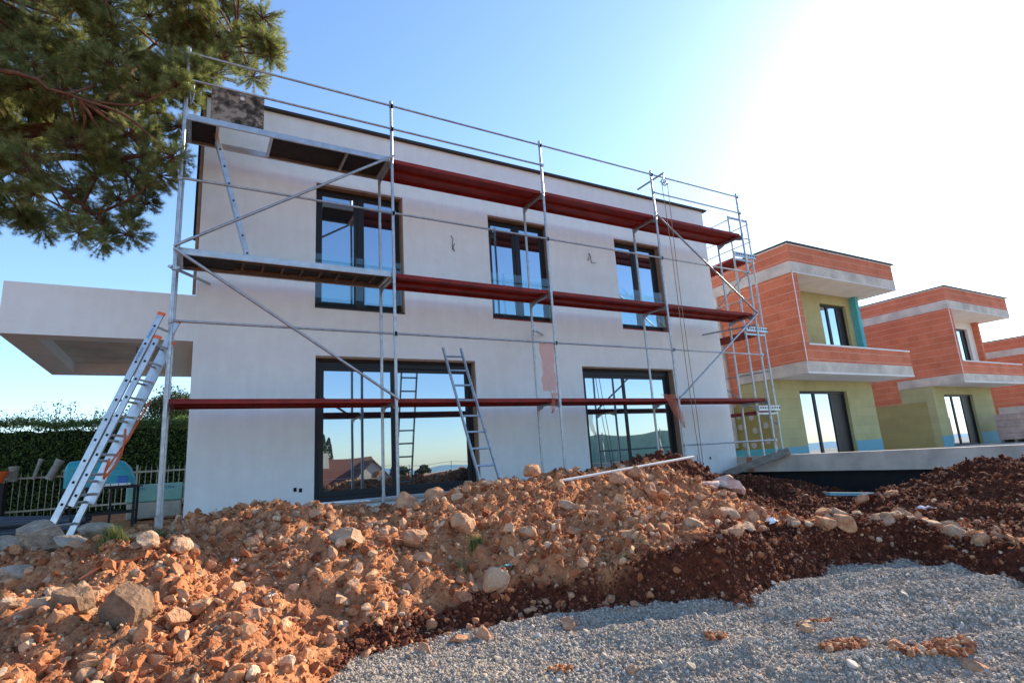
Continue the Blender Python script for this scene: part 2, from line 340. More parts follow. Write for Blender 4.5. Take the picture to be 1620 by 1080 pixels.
def axis_(fine, lo, hi, c0, c1):
    a = list(np.arange(lo, hi, fine)); s = fine; x = hi
    R_ = []; L_ = []
    while x < c1: R_.append(x); s = s*1.16; x += s
    s = fine; x = lo-fine
    while x > c0: L_.append(x); s = s*1.16; x -= s
    return np.array(L_[::-1]+a+R_)
gx = axis_(.032, -1.6, 11.9, -1500, 1500); gy = axis_(.032, -7.2, .4, -1500, 1500)
X, Y = np.meshgrid(gx, gy); Z = ground(X, Y)
V = np.c_[X.ravel(), Y.ravel(), Z.ravel()]; nx, ny = len(gx), len(gy)
I = (np.arange(ny-1)[:, None]*nx+np.arange(nx-1)[None, :]).ravel()
me = np_mesh('ground', V, np.c_[I, I+1, I+nx+1, I+nx], True)
S = edge_dist(X, Y)
def moist_at(x, y):
    s = edge_dist(x, y); sc = smooth(s, -.12, .0)*(1-smooth(s+.12*fbm(x*3, y*3, 3), .12+.22*smooth(x, 3.2, 4.6), .24+.26*smooth(x, 3.2, 4.6)))*smooth(x, .9, 1.4)
    pit = smooth(x+.5*fbm(x*1.2, y*1.2, 3)+.5*(y+1.8), 7.3, 8.1)*smooth(s, .02, .12)
    shelf = smooth(x, 4.9, 5.6)*smooth(y+.4*fbm(x*2, y*2, 2), -4.3, -3.9)*smooth(x+.6*(y+3.2), 6.4, 7.2)
    right = smooth(x+.5*fbm(x*1.4, y*1.4, 3), 6.8, 7.4)*smooth(-y+.3*fbm(x, y*2, 2), 3.9, 4.5)*.93
    return np.clip(np.maximum(np.maximum(np.maximum(sc, pit), shelf), right), 0, 1)
mo = moist_at(X, Y); gr = 1-smooth(S, -.16, -.04)
c4 = np.c_[mo.ravel(), gr.ravel(), np.zeros(nx*ny), np.ones(nx*ny)].astype(np.float32)
ca = me.color_attributes.new('zone', 'FLOAT_COLOR', 'POINT'); ca.data.foreach_set('color', c4.ravel())
def groundmat():
    mt, nt, b, v = base('ground_soil', .97, 0, .08); at = nt.nodes.new('ShaderNodeAttribute'); at.attribute_name = 'zone'
    sp = nt.nodes.new('ShaderNodeSeparateColor'); nt.links.new(at.outputs['Color'], sp.inputs[0])
    n1 = noise(nt, v, 2.5, 8, .65); n2 = noise(nt, v, 22, 6, .7)
    dry = ramp(nt, n1, [(.3, (.30, .105, .045)), (.5, (.44, .175, .08)), (.72, (.55, .265, .13))]); dry = mixc(nt, .5, dry, ramp(nt, n2, [(.35, (.24, .08, .035)), (.6, (.54, .26, .12)), (.75, (.66, .40, .23))]))
    moi = ramp(nt, n2, [(.3, (.028, .010, .007)), (.6, (.12, .036, .02)), (.78, (.24, .09, .052))])
    vo = nt.nodes.new('ShaderNodeTexVoronoi'); vo.inputs['Scale'].default_value = 55; nt.links.new(v, vo.inputs['Vector'])
    gra = ramp(nt, vo.outputs['Distance'], [(0, (.58, .50, .39)), (.5, (.44, .375, .29)), (.9, (.24, .2, .155))]); gra = mixc(nt, ramp(nt, noise(nt, v, 1.6, 5), [(.62, (0, 0, 0)), (.72, (.6, .6, .6))]), gra, (.42, .2, .1))
    c = mixc(nt, sp.outputs[0], dry, moi); c = mixc(nt, sp.outputs[1], c, gra); nt.links.new(c, b.inputs['Base Color'])
    bump(nt, b, math_(nt, 'ADD', n2, math_(nt, 'MULTIPLY', vo.outputs['Distance'], -.3)), .02); return mt
tag(link_mesh('ground', me, groundmat()), kind='structure')
# sea far below the hill
V = np.array([(-7000, -7000, -24.), (7000, -7000, -24.), (7000, 7000, -24.), (-7000, 7000, -24.)])
sm, snt, sb, sv = base('sea_water', .25, 0, .5); sb.inputs['Base Color'].default_value = (.03, .09, .14, 1)
tag(link_mesh('sea', np_mesh('sea', V, np.array([[0, 1, 2, 3]])), sm), kind='structure')

# ------------------------------------------------------------------ stones
def ico(sub):
    bm = bmesh.new(); bmesh.ops.create_icosphere(bm, subdivisions=sub, radius=1)
    v = np.array([x.co[:] for x in bm.verts]); f = np.array([[q.index for q in p.verts] for p in bm.faces]); bm.free(); return v, f
import bmesh
ICO = {k: ico(k) for k in (1, 2, 3)}
def chopped(k):
    rg = np.random.default_rng(500+k); v = ICO[2][0].copy()
    for _ in range(9):
        n = rg.normal(size=3); n /= np.linalg.norm(n); d = rg.uniform(.4, .78); t = v@n; v = v-np.outer(np.maximum(t-d, 0), n)*.96
    return v*1.25
def rotmats(rng, n):
    q = rng.normal(size=(n, 4)); q /= np.linalg.norm(q, axis=1)[:, None]; w_, x, y, z = q.T
    return np.stack([1-2*(y*y+z*z), 2*(x*y-z*w_), 2*(x*z+y*w_), 2*(x*y+z*w_), 1-2*(x*x+z*z), 2*(y*z-x*w_), 2*(x*z-y*w_), 2*(y*z+x*w_), 1-2*(x*x+y*y)], 1).reshape(n, 3, 3)
def scatter(name, P, size, mt, label, cat, sub=1, jit=.28, seed=0, flat=(.55, 1.0), smoothf=False):
    rng = np.random.default_rng(seed); n = len(P); bv, bf = ICO[sub]; k = len(bv)
    sc = np.stack([rng.uniform(.75, 1.25, n), rng.uniform(.7, 1.1, n), rng.uniform(*flat, n)], 1)*size[:, None]*.5
    if sub == 2: src = np.stack([chopped(q) for q in range(24)])[rng.integers(0, 24, n)]; jit = jit*.45
    else: src = bv[None]
    v = src*(1+rng.uniform(-jit, jit, (n, k, 1)))*sc[:, None, :]
    v = np.einsum('nij,nkj->nki', rotmats(rng, n), v)+P[:, None, :]
    F = bf[None]+(np.arange(n)*k)[:, None, None]
    me = np_mesh(name, v.reshape(-1, 3), F.reshape(-1, 3), smoothf)
    a = me.attributes.new('rnd', 'FLOAT', 'POINT'); a.data.foreach_set('value', np.repeat(rng.random(n), k).astype(np.float32))
    return tag(link_mesh(name, me, mt), label, cat, kind='stuff')
rng = np.random.default_rng(5)
def pts(n, x0, x1, y0, y1, cond, rng=rng):
    x = rng.uniform(x0, x1, n); y = rng.uniform(y0, y1, n); k = cond(x, y); return x[k], y[k]
def at_ground(x, y, s, sink=.15): return np.c_[x, y, ground(x, y)+s*(.5-.5+sink)]
dry = lambda x, y: (edge_dist(x, y) > .02) & (moist_at(x, y) < rng.random(len(x))) & (rng.random(len(x)) < .42+.5*smooth(fbm(x*1.6, y*1.6, 3), -.25, .25))
x, y = pts(44000, -1.4, 3.6, -6.2, -1.3, dry); s = .010+.020*rng.random(len(x))**3
scatter('soil_crumbs', at_ground(x, y, s), s, M['clod'], 'loose orange soil crumbs covering the near dirt slope', 'soil', seed=1)
x, y = pts(30000, 3.2, 9.5, -5.2, -.9, dry); s = .014+.028*rng.random(len(x))**2.5
scatter('soil_crumbs', at_ground(x, y, s), s, M['clod'], 'loose orange soil crumbs covering the mound before the sliding door', 'soil', seed=2)
x, y = pts(17000, -1.5, 8.8, -6, -.6, dry); s = .024+.085*rng.random(len(x))**4
scatter('soil_clods', at_ground(x, y, s, .12), s, M['clod'], 'fist sized clods of dry red earth and small stones across the mound', 'soil', sub=2, jit=.2, seed=3, flat=(.45, .95))
wet = lambda x, y: (edge_dist(x, y) > -.1) & (moist_at(x, y) > rng.random(len(x)))
x, y = pts(46000, .9, 11.6, -6, .6, wet); s = .016+.045*rng.random(len(x))**3
scatter('dark_soil_crumbs', at_ground(x, y, s), s, M['moistclod'], 'dark moist soil crumbs of the cut bank and pit', 'soil', seed=4)
x, y = pts(2100, -1.3, 8.2, -5.6, -1.0, dry); s = .06+.08*rng.random(len(x))**2.5
scatter('rubble', at_ground(x, y, s, .02), s, M['rubble'], 'jagged lumps of broken earth and rock bedded in the mound', 'rubble', sub=2, jit=.3, seed=33, flat=(.4, .9))
near = lambda x, y: (edge_dist(x, y) > -.08) & (edge_dist(x, y) < .9) & (moist_at(x, y) > .35)
x, y = pts(75000, 1.0, 7.5, -5.6, -3.0, near); s = .010+.035*rng.random(len(x))**3.5
scatter('dark_soil_crumbs', at_ground(x, y, s), s, M['moistclod'], 'dark moist crumbs clinging to the cut face above the gravel', 'soil', seed=5)
near2 = lambda x, y: (edge_dist(x, y) > -.05) & (moist_at(x, y) > .3)
x, y = pts(3800, 1.0, 11.5, -5.8, .3, near2); s = .03+.09*rng.random(len(x))**3
scatter('dark_soil_clods', at_ground(x, y, s, .05), s, M['moistclod'], 'dark moist clods of the cut bank and pit', 'soil', sub=2, jit=.2, seed=15)
x, y = pts(3200, 1.0, 9, -5.8, -3.0, near2); s = .02+.045*rng.random(len(x))**3
scatter('soil_clods', at_ground(x, y, s, .2), s, M['clod'], 'dry orange stones sprinkled on the dark cut bank', 'soil', sub=2, jit=.2, seed=16)
grv = lambda x, y: edge_dist(x, y) < -.05
x, y = pts(110000, .7, 4.6, -7.2, -3.9, grv); s = .008+.018*rng.random(len(x))**3.2
scatter('gravel', at_ground(x, y, s), s, M['pebble'], 'crushed grey limestone gravel in the foreground', 'gravel', jit=.22, seed=6)
x, y = pts(80000, 4.2, 7, -8, -4.4, grv); s = .011+.020*rng.random(len(x))**3.2
scatter('gravel', at_ground(x, y, s), s, M['pebble'], 'crushed grey limestone gravel running off to the right edge', 'gravel', jit=.22, seed=7)
x, y = pts(900, .9, 7, -7, -4.1, grv); s = .026+.03*rng.random(len(x))**2
scatter('coarse_gravel', at_ground(x, y, s), s, M['pebble'], 'coarser pale stones strewn over the grey gravel', 'gravel', sub=2, jit=.13, seed=8)

_cnt = [100]
def rock(x, y, s, mt, label, group=None, flat=.7, rot=0, dz=0, name='stone', asp=.8, sub=3, tilt=.2, cat='stone'):
    _cnt[0] += 1; rg = np.random.default_rng(_cnt[0]); bv, bf = ICO[sub]
    v = bv.copy()
    for _ in range(11):                                       # chop with planes: broken faces
        n = rg.normal(size=3); n /= np.linalg.norm(n); d = rg.uniform(.42, .8); t = v@n
        v = v-np.outer(np.maximum(t-d, 0), n)*.95
    v *= (1+rg.uniform(-.04, .04, (len(v), 1)))*(1+.16*fbm(v[:, :1]*2.2+_cnt[0]+v[:, 2:]*1.3, v[:, 1:2]*2.2-v[:, 2:]*1.1, 3))
    v = v*np.array([s*.62, s*.62*asp, s*.62*flat]); me = np_mesh(name, v, bf, False)
    o = link_mesh(name, me, mt); o.location = (x, y, gz(x, y)+s*flat*.22+dz); o.rotation_euler = (rg.uniform(-tilt, tilt), rg.uniform(-tilt, tilt), rot if rot else rg.uniform(0, 6))
    return tag(o, label, cat, group)

# ------------------------------------------------------------------ rendered house
def window(parent, x0, x1, z0, z1, kind, y=1.2):
    """frame recessed in the wall: kind 'upper' has a roller box and balustrade, 'door' is a lift and slide door"""
    yf = y+.14; t = .075
    f = MB(); f.box(x0, yf, z0, x0+t, yf+.09, z1); f.box(x1-t, yf, z0, x1, yf+.09, z1); f.box(x0+t, yf, z1-t, x1-t, yf+.09, z1); f.box(x0+t, yf, z0, x1-t, yf+.09, z0+t)
    wo = f.build('window' if kind == 'upper' else 'sliding_door', M['frame'], parent, .006)
    if kind == 'upper':
        mid = (x0+x1)/2; leaves = [(x0+t, mid-.03), (mid+.03, x1-t)]
        MB().box(mid-.03, yf+.001, z0+t, mid+.03, yf+.089, z1-t).build('mullion', M['frame'], wo, .004)
        for a, b in leaves:
            zt = z1-t-.30; s = .06
            g = MB(); g.box(a, yf+.012, z0+t, a+s, yf+.07, z1-t); g.box(b-s, yf+.012, z0+t, b, yf+.07, z1-t); g.box(a+s, yf+.012, z0+t, b-s, yf+.07, z0+t+s+.03); g.box(a+s, yf+.012, z1-t-s, b-s, yf+.07, z1-t)
            g.build('sash', M['frame'], wo, .004)
            MB().box(a+s, yf+.035, z0+t+s+.03, b-s, yf+.047, z1-t-s).build('pane', M['glass'], wo)
        MB().box(x0+.005, y+.035, z0+.06, x1-.005, y+.045, z0+.98).build('glass_balustrade', M['clear'], wo)
        MB().box(x0-.0, y-.004, z0-.0, x1, y+.13, z0+.03).build('sill', M['cap'] if x0 < 3 else M['redsteel'], wo)
    else:
        mid = (x0+x1)/2-.12; zt = z1-.16
        MB().box(x0+t, yf+.005, zt, x1-t, yf+.085, z1-t-.002).build('roller_box', M['frame'], wo, .004)
        for i, (a, b) in enumerate(((x0+t+.002, mid+.05), (mid-.05, x1-t-.002))):
            s = .085; d = .004+.03*i
            g = MB(); g.box(a, yf+d, z0+t, a+s, yf+d+.03, zt); g.box(b-s, yf+d, z0+t, b, yf+d+.03, zt); g.box(a+s, yf+d, z0+t, b-s, yf+d+.03, z0+t+s); g.box(a+s, yf+d, zt-s*.8, b-s, yf+d+.03, zt)
            g.build('sash', M['frame'], wo, .004)
            MB().box(a+s, yf+d+.012, z0+t+s, b-s, yf+d+.02, zt-s*.8).build('pane', M['glass'], wo)
        MB().box(x0-.01, y-.06, z0-.055, x1+.01, y+.139, z0-.005).build('threshold', M['alu'], wo, .004)
    # shutter guide / brownish reveal strip in the head
    MB().box(x0+.004, y+.012, z1-.035, x1-.004, yf-.003, z1-.003).build('head_trim', M['revealwood'], wo)
    MB().box(x1-.03, y+.012, z0+.04, x1-.003, yf-.003, z1-.036).build('jamb_trim', M['revealwood'], wo)
M['revealwood'] = mat('tan_reveal', (.30, .20, .13), .9, 0, .25, 8, .002)
WIN = [(1.98, 3.54, 3.17, 5.45), (5.34, 6.80, 3.22, 5.42), (8.65, 10.08, 3.22, 5.40)]
DOORS = [(2.0, 4.90, .02, 2.36), (7.40, 10.05, .02, 2.33)]
H = empty('rendered_house', 'long two storey house in pale grey render with a flat roof, behind the scaffold', 'house', (.25, 1.2, 0))
slab_with_holes(.25, 11.82, .02-.16, 6.62, [w_ for w_ in WIN+DOORS], 1.2, 1.5).build('wall', M['plaster'], H)
side = MB(); side.box(.25, 1.501, -.14, .55, 10.2, 6.62); side.box(11.52, 1.501, -.14, 11.82, 10.2, 6.62); side.box(.55, 9.9, -.14, 11.52, 10.199, 6.62); side.build('wall', M['plaster'], H)
MB().box(.551, 1.501, 6.0, 11.519, 9.899, 6.3).build('roof', M['concrete'], H)
MB().box(.551, 1.501, 2.7, 11.519, 9.899, 2.95).build('floor', M['concrete'], H)
MB().box(.551, 1.501, -.14, 11.519, 9.899, 0).build('floor', M['concrete'], H)
inner = MB().box(.6, 3.2, 0, 11.5, 3.3, 2.69); inner.box(.6, 3.2, 2.96, 11.5, 3.3, 5.99); inner.build('inner_wall', M['softwhite'], H)
cp = MB(); cp.box(.17, 1.12, 6.621, 11.93, 1.56, 6.66); cp.box(.17, 1.561, 6.621, .6, 10.26, 6.66); cp.box(11.5, 1.561, 6.621, 11.93, 10.26, 6.66); cp.build('roof_edge', M['cap'], H)
MB().box(.25-.006, 1.155, -.30, 11.80, 1.197, -.141).box(.27, 1.17, -.6, 11.79, 1.196, -.301).build('plinth', M['black'], H)
MB().box(.165, 1.26, 4.25, .247, 1.6, 6.7).build('membrane_strip', M['black'], H)
MB().box(.2, 1.21, 3.24, .247, 1.245, 6.6).build('corner_bead', M['revealwood'], H)
for z in WIN: window(H, *z, 'upper')
for z in DOORS: window(H, *z, 'door')
# flat carport roof on the left side
cb = MB(); cb.box(-1.96, 1.2, 2.51, .249, 1.5, 3.22); cb.box(-1.96, 1.501, 2.51, -1.6, 4.6, 3.2199); cb.box(-1.599, 4.25, 2.51, .249, 4.6, 3.2198); cb.box(-.2, 1.501, 2.51, .249, 4.249, 3.21)
cb.build('carport_roof', M['plaster'], H)
MB().box(-1.599, 1.501, 2.68, -.201, 4.249, 3.19).build('soffit', M['concrete'], H)
MB().tube([(-.55, 2.6, 2.68), (-.55, 2.6, 2.45)], .006, 6).build('cable', M['black_steel'], H)
for x, pts_ in ((4.50, [(0, 4.83), (.03, 4.75), (.02, 4.62), (.05, 4.5), (.02, 4.56), (.06, 4.66)]), (7.86, [(0, 4.92), (.03, 4.82), (-.04, 4.74), (.0, 4.9), (.06, 4.7), (.16, 4.70)])):
    MB().tube([(x+a, 1.195-.03*(i % 2)-.01, z) for i, (a, z) in enumerate(pts_)], .007, 6).build('cable', M['black_steel'], H)
for x, z in ((1.72, .25), (1.80, .235), (10.9, .24)):
    MB().box(x-.022, 1.192, z-.03, x+.022, 1.199, z+.03).build('socket_hole', M['hole'], H)

# ------------------------------------------------------------------ brick houses
M['olivebrown'] = insul('brownish_wool', (.40, .33, .14), (.33, .27, .11))
def brick_house(X0, Y0, dz, label, finished=True, door=(1.25, 3.85), win=(3.2, 4.75), L=5.9, depth=9.5, chimney=False, grey=False):
    h = empty('brick_house', label, 'house', (X0, Y0, -.1+dz), 'unfinished brick houses in a row')
    def B(name, m_, *bx, par=h, bev=0):
        b = MB()
        for q in bx: b.box(X0+q[0], Y0+q[1], q[2]+dz, X0+q[3], Y0+q[4], q[5]+dz)
        return b.build(name, m_, par, bev)
    W = L-.45
    gf = M['olive'] if finished else M['brick']
    b = slab_with_holes(X0+.004, X0+W, -.10+dz, 2.399+dz, [(X0+door[0], X0+door[1], -.10+dz, 2.05+dz)], Y0+1.2, Y0+1.5)
    b.build('ground_floor_wall', gf, h)
    B('side_wall', M['olive_dab'] if (finished and not grey) else M['olivebrown'] if finished else M['brick'], (.002, 1.501, -.10, .3, depth, 1.78)); B('side_wall', M['brick'], (0, 2.45, 1.781, .3, depth, 2.75))
    B('side_wall', gf, (.003, 1.501, 1.7801, .3, 2.449, 2.399)); B('side_wall', gf, (W-.3, 1.501, -.10, W, depth, 2.399))
    if finished:
        B('base_strip', M['cyan'], (-.008, 1.188, -.099, door[0]-.02, 1.199, .34)); B('base_strip', M['cyan'], (door[1]+.02, 1.188, -.099, W, 1.199, .40))
        if not grey: B('base_strip', M['turq'], (-.006, 1.2, -.099, 0, depth, .33))
    B('slab_band', M['concrete'], (-.03, 0, 2.40, L, 2.449, 2.749))
    B('edge_bead', M['softwhite'], (-.04, -.014, 2.392, L+.01, -.001, 2.44)); B('soffit', M['softwhite'], (.01, .02, 2.388, L-.02, 1.19, 2.398))
    # upper floor: side wall with recessed balcony
    B('side_wall', M['brick'], (0, 0, 2.75, .25, depth, 5.449))
    b = slab_with_holes(X0+.251, X0+W, 2.75+dz, 5.449+dz, [(X0+win[0], X0+win[1], 2.86+dz, 5.1+dz)], Y0+1.2, Y0+1.45); b.build('balcony_wall', M['olive'] if (finished and not grey) else M['softwhite'] if grey else M['brick'], h)
    B('pier', M['turq'] if (finished and not grey) else M['brick'], (W-.40, .98, 3.3, W-.2, 1.199, 5.44))
    B('corner_bead', M['softwhite'], (.0, -.012, 2.76, .03, -.001, 5.44))
    B('parapet', M['brick'], (.251, 0, 2.75, L, .2, 3.24)); B('parapet_cap', M['softwhite'], (.251, -.02, 3.241, L+.02, .22, 3.29))
    B('parapet', M['brick'], (L-.2, .201, 2.75, L, 1.19, 3.24))
    B('roof_band', M['concrete'], (-.03, -.01, 5.45, L, depth, 5.80)); B('edge_bead', M['softwhite'], (.0, -.024, 5.442, L, -.011, 5.475))
    B('soffit', M['softwhite'], (.255, .01, 5.435, L-.02, 1.19, 5.449))
    B('roof_parapet', M['brick'], (0, 0, 5.801, L, depth, 6.34)); B('screed', M['softwhite'], (-.005, -.005, 6.341, L+.005, depth, 6.38)); B('roof_edge', M['cap'], (-.07, -.07, 6.381, L+.09, depth+.05, 6.42))
    for (a, c, z0, z1, yy, nm) in ((door[0], door[1], -.099, 2.05, 1.2, 'sliding_door'), (win[0], win[1], 2.86, 5.1, 1.2, 'window')):
        y0 = Y0+yy+.1; f = MB(); z0 += dz; z1 += dz; x0 = X0+a; x1 = X0+c; sp = x0+(x1-x0)*(.72 if nm == 'window' else .68)
        f.box(x0, y0, z0, x0+.06, y0+.08, z1); f.box(x1-.06, y0, z0, x1, y0+.08, z1); f.box(x0+.06, y0, z1-.08, x1-.06, y0+.08, z1); f.box(x0+.06, y0, z0, x1-.06, y0+.08, z0+.07)
        mid = (x0+sp)/2; f.box(mid-.06, y0, z0+.07, mid+.06, y0+.079, z1-.08); f.box(sp-.02, y0, z0+.07, sp+.06, y0+.079, z1-.08)
        wo = f.build(nm, M['frame'], h, .004)
        for p, q in ((x0+.06, mid-.06), (mid+.06, sp-.02)): MB().box(p, y0+.03, z0+.07, q, y0+.04, z1-.08).build('pane', M['glass'], wo)
        MB().box(sp+.06, y0+.03, z0+.07, x1-.06, y0+.05, z1-.08).build('shutter', M['black_steel'], wo)
    if chimney: B('chimney', M['softwhite'], (.5, 4.6, 6.42, 1.3, 5.3, 6.95))
    return h
B2 = brick_house(15.65, 1.4, 0, 'nearest unfinished brick house, beside the end scaffold, with an olive balcony back wall')
MB().box(15.56, 4.15, .4, 15.649, 4.75, 5.44).build('pillar', M['concrete'], B2)
B3 = brick_house(27.0, 2.1, 0, 'middle brick house of the row, with a brick balcony pier and olive ground floor', door=(.9, 3.5), win=(3.1, 4.5), chimney=True, grey=True)
B4 = brick_house(38.6, 2.9, -1.15, 'farthest brick house at the right edge, bare brick on both floors', finished=False)
# terrace slab
T = empty('concrete_terrace', 'long grey concrete terrace slab with a black coated base wall, carrying the brick houses', 'terrace', (11.83, -1, .2))
MB().box(11.83, -9.5, -.14, 12.06, 13, .22).build('edge_wall', M['concrete'], T); MB().box(12.061, -9.5, -.14, 60, 13, -.10).build('slab', M['concrete'], T)
MB().box(11.95, -9.4, -1.6, 59.8, 12.9, -.141).build('base_wall', M['black'], T)
MB().box(11.80, .78, -.12, 11.829, .92, .19).build('red_end_mark', M['brick'], T)

# ------------------------------------------------------------------ scaffold
PX = [0, 2.96, 5.937, 8.851, 11.674]; YO, YI = 0.0, .73; LV = [1.5, 3.5, 5.5]
S = empty('facade_scaffold', 'tall galvanised scaffold of four bays with dark red decks along the rendered facade', 'scaffold', (0, 0, 0))
def coupler(b, x, y, z, r=.034): b.tube([(x, y, z-.035), (x, y, z+.035)], r, 8); b.beam((x-.055, y, z), (x+.055, y, z), .026, .03)
def standard(x, y, z0, z1, parent, collars):
    b = MB(); b.tube([(x, y, z0), (x, y, z1)], .0245, 12)
    for c in collars: b.tube([(x, y, c-.05), (x, y, c+.05)], .029, 12)
    return b.build('standard', M['galv'], parent)
for i, x in enumerate(PX):
    g0 = min(gz(x, 0), -.08) if i < 4 else .22-.0
    standard(x, YO, g0+.02, 6.55, S, LV+[z+1 for z in LV]); g1 = -.12 if i < 4 else .22
    standard(x, YI, g1+.02, 5.52, S, LV)
    for y, g in ((YO, g0), (YI, g1)): MB().box(x-.075, y-.075, g, x+.075, y+.075, g+.012).tube([(x, y, g+.012), (x, y, g+.2)], .033, 10).build('base_plate', M['galv'], S)
    for z in LV:
        b = MB(); b.beam((x, YO, z-.06), (x, YI, z-.06), .05, .05); b.beam((x, YO+.02, z-.12), (x, YO+.17, z-.07), .008, .08, (1, 0, 0)); b.beam((x, YI-.02, z-.12), (x, YI-.17, z-.07), .008, .08, (1, 0, 0))
        b.build('transom', M['galv'], S)
def rail(x0, x1, z, parent=S, y=-.028, r=.0175):
    b = MB(); b.tube([(x0-.02, y, z), (x1+.02, y, z)], r, 10); b.box(x0-.03, y-.02, z-.03, x0+.02, y+.03, z+.03); b.box(x1-.02, y-.02, z-.03, x1+.03, y+.03, z+.03)
    return b.build('guardrail', M['galv'], parent)
for i in range(4):
    for z in (2.5, 4.5, 6.45): rail(PX[i], PX[i+1], z)
    if i != 2: rail(PX[i], PX[i+1], 6.02)
rail(PX[3], PX[4], .56)
rail(-.02, .12, 5.05) if 0 else None
def brace(a, b_): 
    b = MB(); b.tube([a, b_], .0215, 10)
    for p, q in ((a, b_), (b_, a)):
        d = (Vector(q)-Vector(p)).normalized(); b.beam(Vector(p)-d*.03, Vector(p)+d*.12, .05, .02)
    b.build('diagonal_brace', M['galv'], S)
YB = -.06
brace((PX[0], YB, 3.52), (PX[1], YB, 5.5)); brace((PX[0], YB, 3.46), (PX[1], YB, 1.5)); brace((PX[3], YB, 5.46), (PX[4], YB, 3.52)); brace((PX[4], YB, 3.46), (PX[3], YB, 1.5))
def deck(x0, x1, z, kind, parent=S, name='deck', ya=.035, yb=.70, axis='x'):
    x0 += .03; x1 -= .03
    if kind == 'red':
        for k in range(2):
            a = ya+k*(yb-ya)/2+.004; c = a+(yb-ya)/2-.008; b = MB()
            b.box(x0, a, z-.012, x1, c, z+.006); b.box(x0, a, z-.058, x1, a+.022, z-.0121); b.box(x0, c-.022, z-.058, x1, c, z-.0121)
            b.box(x0, a+.0221, z-.05, x0+.05, c-.0221, z-.0122); b.box(x1-.05, a+.0221, z-.05, x1, c-.0221, z-.0122)
            b.build(name, M['redsteel'], parent, .003)
    else:
        b = MB(); b.box(x0, ya, z-.062, x1, ya+.03, z+.03); b.box(x0, yb-.03, z-.062, x1, yb, z+.03); b.box(x0, ya+.0301, z-.06, x0+.05, yb-.0301, z+.0)
        b.box(x1-.05, ya+.0301, z-.06, x1, yb-.0301, z+.0)
        d = b.build(name, M['alu'], parent, .003)
        if kind == 'hatch':
            p = MB(); p.box(x0+.0501, ya+.031, z-.012, x0+.36, yb-.031, z-.001); p.box(x0+1.12, ya+.031, z-.012, x1-.0501, yb-.031, z-.001); p.build('deck_panel', M['brownply'], d)
            for xx in (x0+.36, x0+1.08, x0+2.2): MB().box(xx, ya+.032, z-.058, xx+.04, yb-.032, z-.0121).build('cross_member', M['alu'], d)
            hp = MB().box(x0+.28, .052, z+.03, x0+.98, .068, z+.575); h_ = hp.build('hatch_lid', M['hatch'], d)
            MB().tube([(x0+.68, .045, z+.47), (x0+.68, .0515, z+.47)], .03, 14).build('finger_hole', M['paper'], h_)
        else:
            MB().box(x0+.0501, ya+.031, z-.012, x1-.0501, yb-.031, z-.001).build('deck_panel', M['brownply'], d)
            r = MB(); r.box(x0+.7, ya+.12, z-.05, x1-.25, ya+.15, z-.0123); r.box(x0+.7, yb-.15, z-.05, x1-.25, yb-.12, z-.0123)
            for k in range(8): xx = x0+.78+k*.27; r.box(xx, ya+.1501, z-.042, xx+.028, yb-.1501, z-.0124)
            r.build('stowed_ladder', M['deckwood'], d)
for i in range(4):
    for j, z in enumerate(LV):
        kind = 'red' if (j == 0 or i > 0) else ('ladder' if j == 1 else 'hatch')
        deck(PX[i], PX[i+1], z, kind)
# spare material on the post: hanging hooks and ties to the wall
def tie(x, z, x1, z1):
    b = MB(); b.tube([(x-.06, -.05, z), (x1, 1.17, z1)], .0215, 10); coupler(b, x, -.02, z); b.tube([(x1, 1.17, z1), (x1+.02, 1.2, z1)], .012, 8); b.build('wall_tie', M['galv'], S)
tie(0, 3.22, .41, 3.42); tie(5.5, 2.72, 6.45, 2.95); tie(11.66, 3.2, 11.2, 3.22)
hk = MB(); hk.tube([(.03, -.03, 5.95), (.05, -.05, 5.75), (.07, -.05, 5.62), (.09, -.05, 5.75), (.085, -.03, 5.95)], .012, 8); hk.build('hook', M['galv'], S)

# end scaffold round the corner
E_ = empty('end_scaffold', 'narrow galvanised scaffold tower at the right end of the rendered house', 'scaffold', (12.3, .8, .22))
for y in (.8, 3.8):
    for x in (12.32, 13.05):
        standard(x, y, -.08, 6.42, E_, [1.28, 3.28, 5.28]); MB().box(x-.075, y-.075, -.0999, x+.075, y+.075, -.085).build('base_plate', M['galv'], E_)
    for z in (1.22, 3.22, 5.22, 6.38):
        MB().beam((12.32, y, z), (13.05, y, z), .045, .045).build('transom', M['galv'], E_)
    if y < 1:
        MB().tube([(12.32, y-.03, 5.85), (13.05, y-.03, 5.85)], .0175, 8).build('guardrail', M['galv'], E_)
for x in (13.05,):
    for z in (2.3, 4.3, 5.8, 6.3): MB().tube([(x+.03, .78, z), (x+.03, 3.82, z)], .0175, 8).build('guardrail', M['galv'], E_)
MB().tube([(12.29, .78, 6.3), (12.29, 3.82, 6.3)], .0175, 8).build('guardrail', M['galv'], E_); MB().tube([(12.29, .78, 5.8), (12.29, 3.82, 5.8)], .0175, 8).build('guardrail', M['galv'], E_)
MB().tube([(13.09, .8, .9), (13.09, 3.8, 3.2)], .02, 8).build('diagonal_brace', M['galv'], E_); MB().tube([(13.09, .8, 5.2), (13.09, 3.8, 3.3)], .02, 8).build('diagonal_brace', M['galv'], E_)
for z in (1.28, 3.28, 5.28):
    for k in range(2):
        a = 12.355+k*.335; MB().box(a, .84, z-.05, a+.32, 3.76, z+.006).build('deck', M['redsteel'], E_, .003)
    b = MB(); b.box(12.30, .735, z+.0, 13.12, .765, z+.13)
    to = b.build('toe_board', M['galv'], E_, .003)
    b = MB()
    for k in range(9): b.box(12.36+k*.09, .731, z+.055, 12.40+k*.09, .7345, z+.095)
    b.build('slot', M['hole'], to)

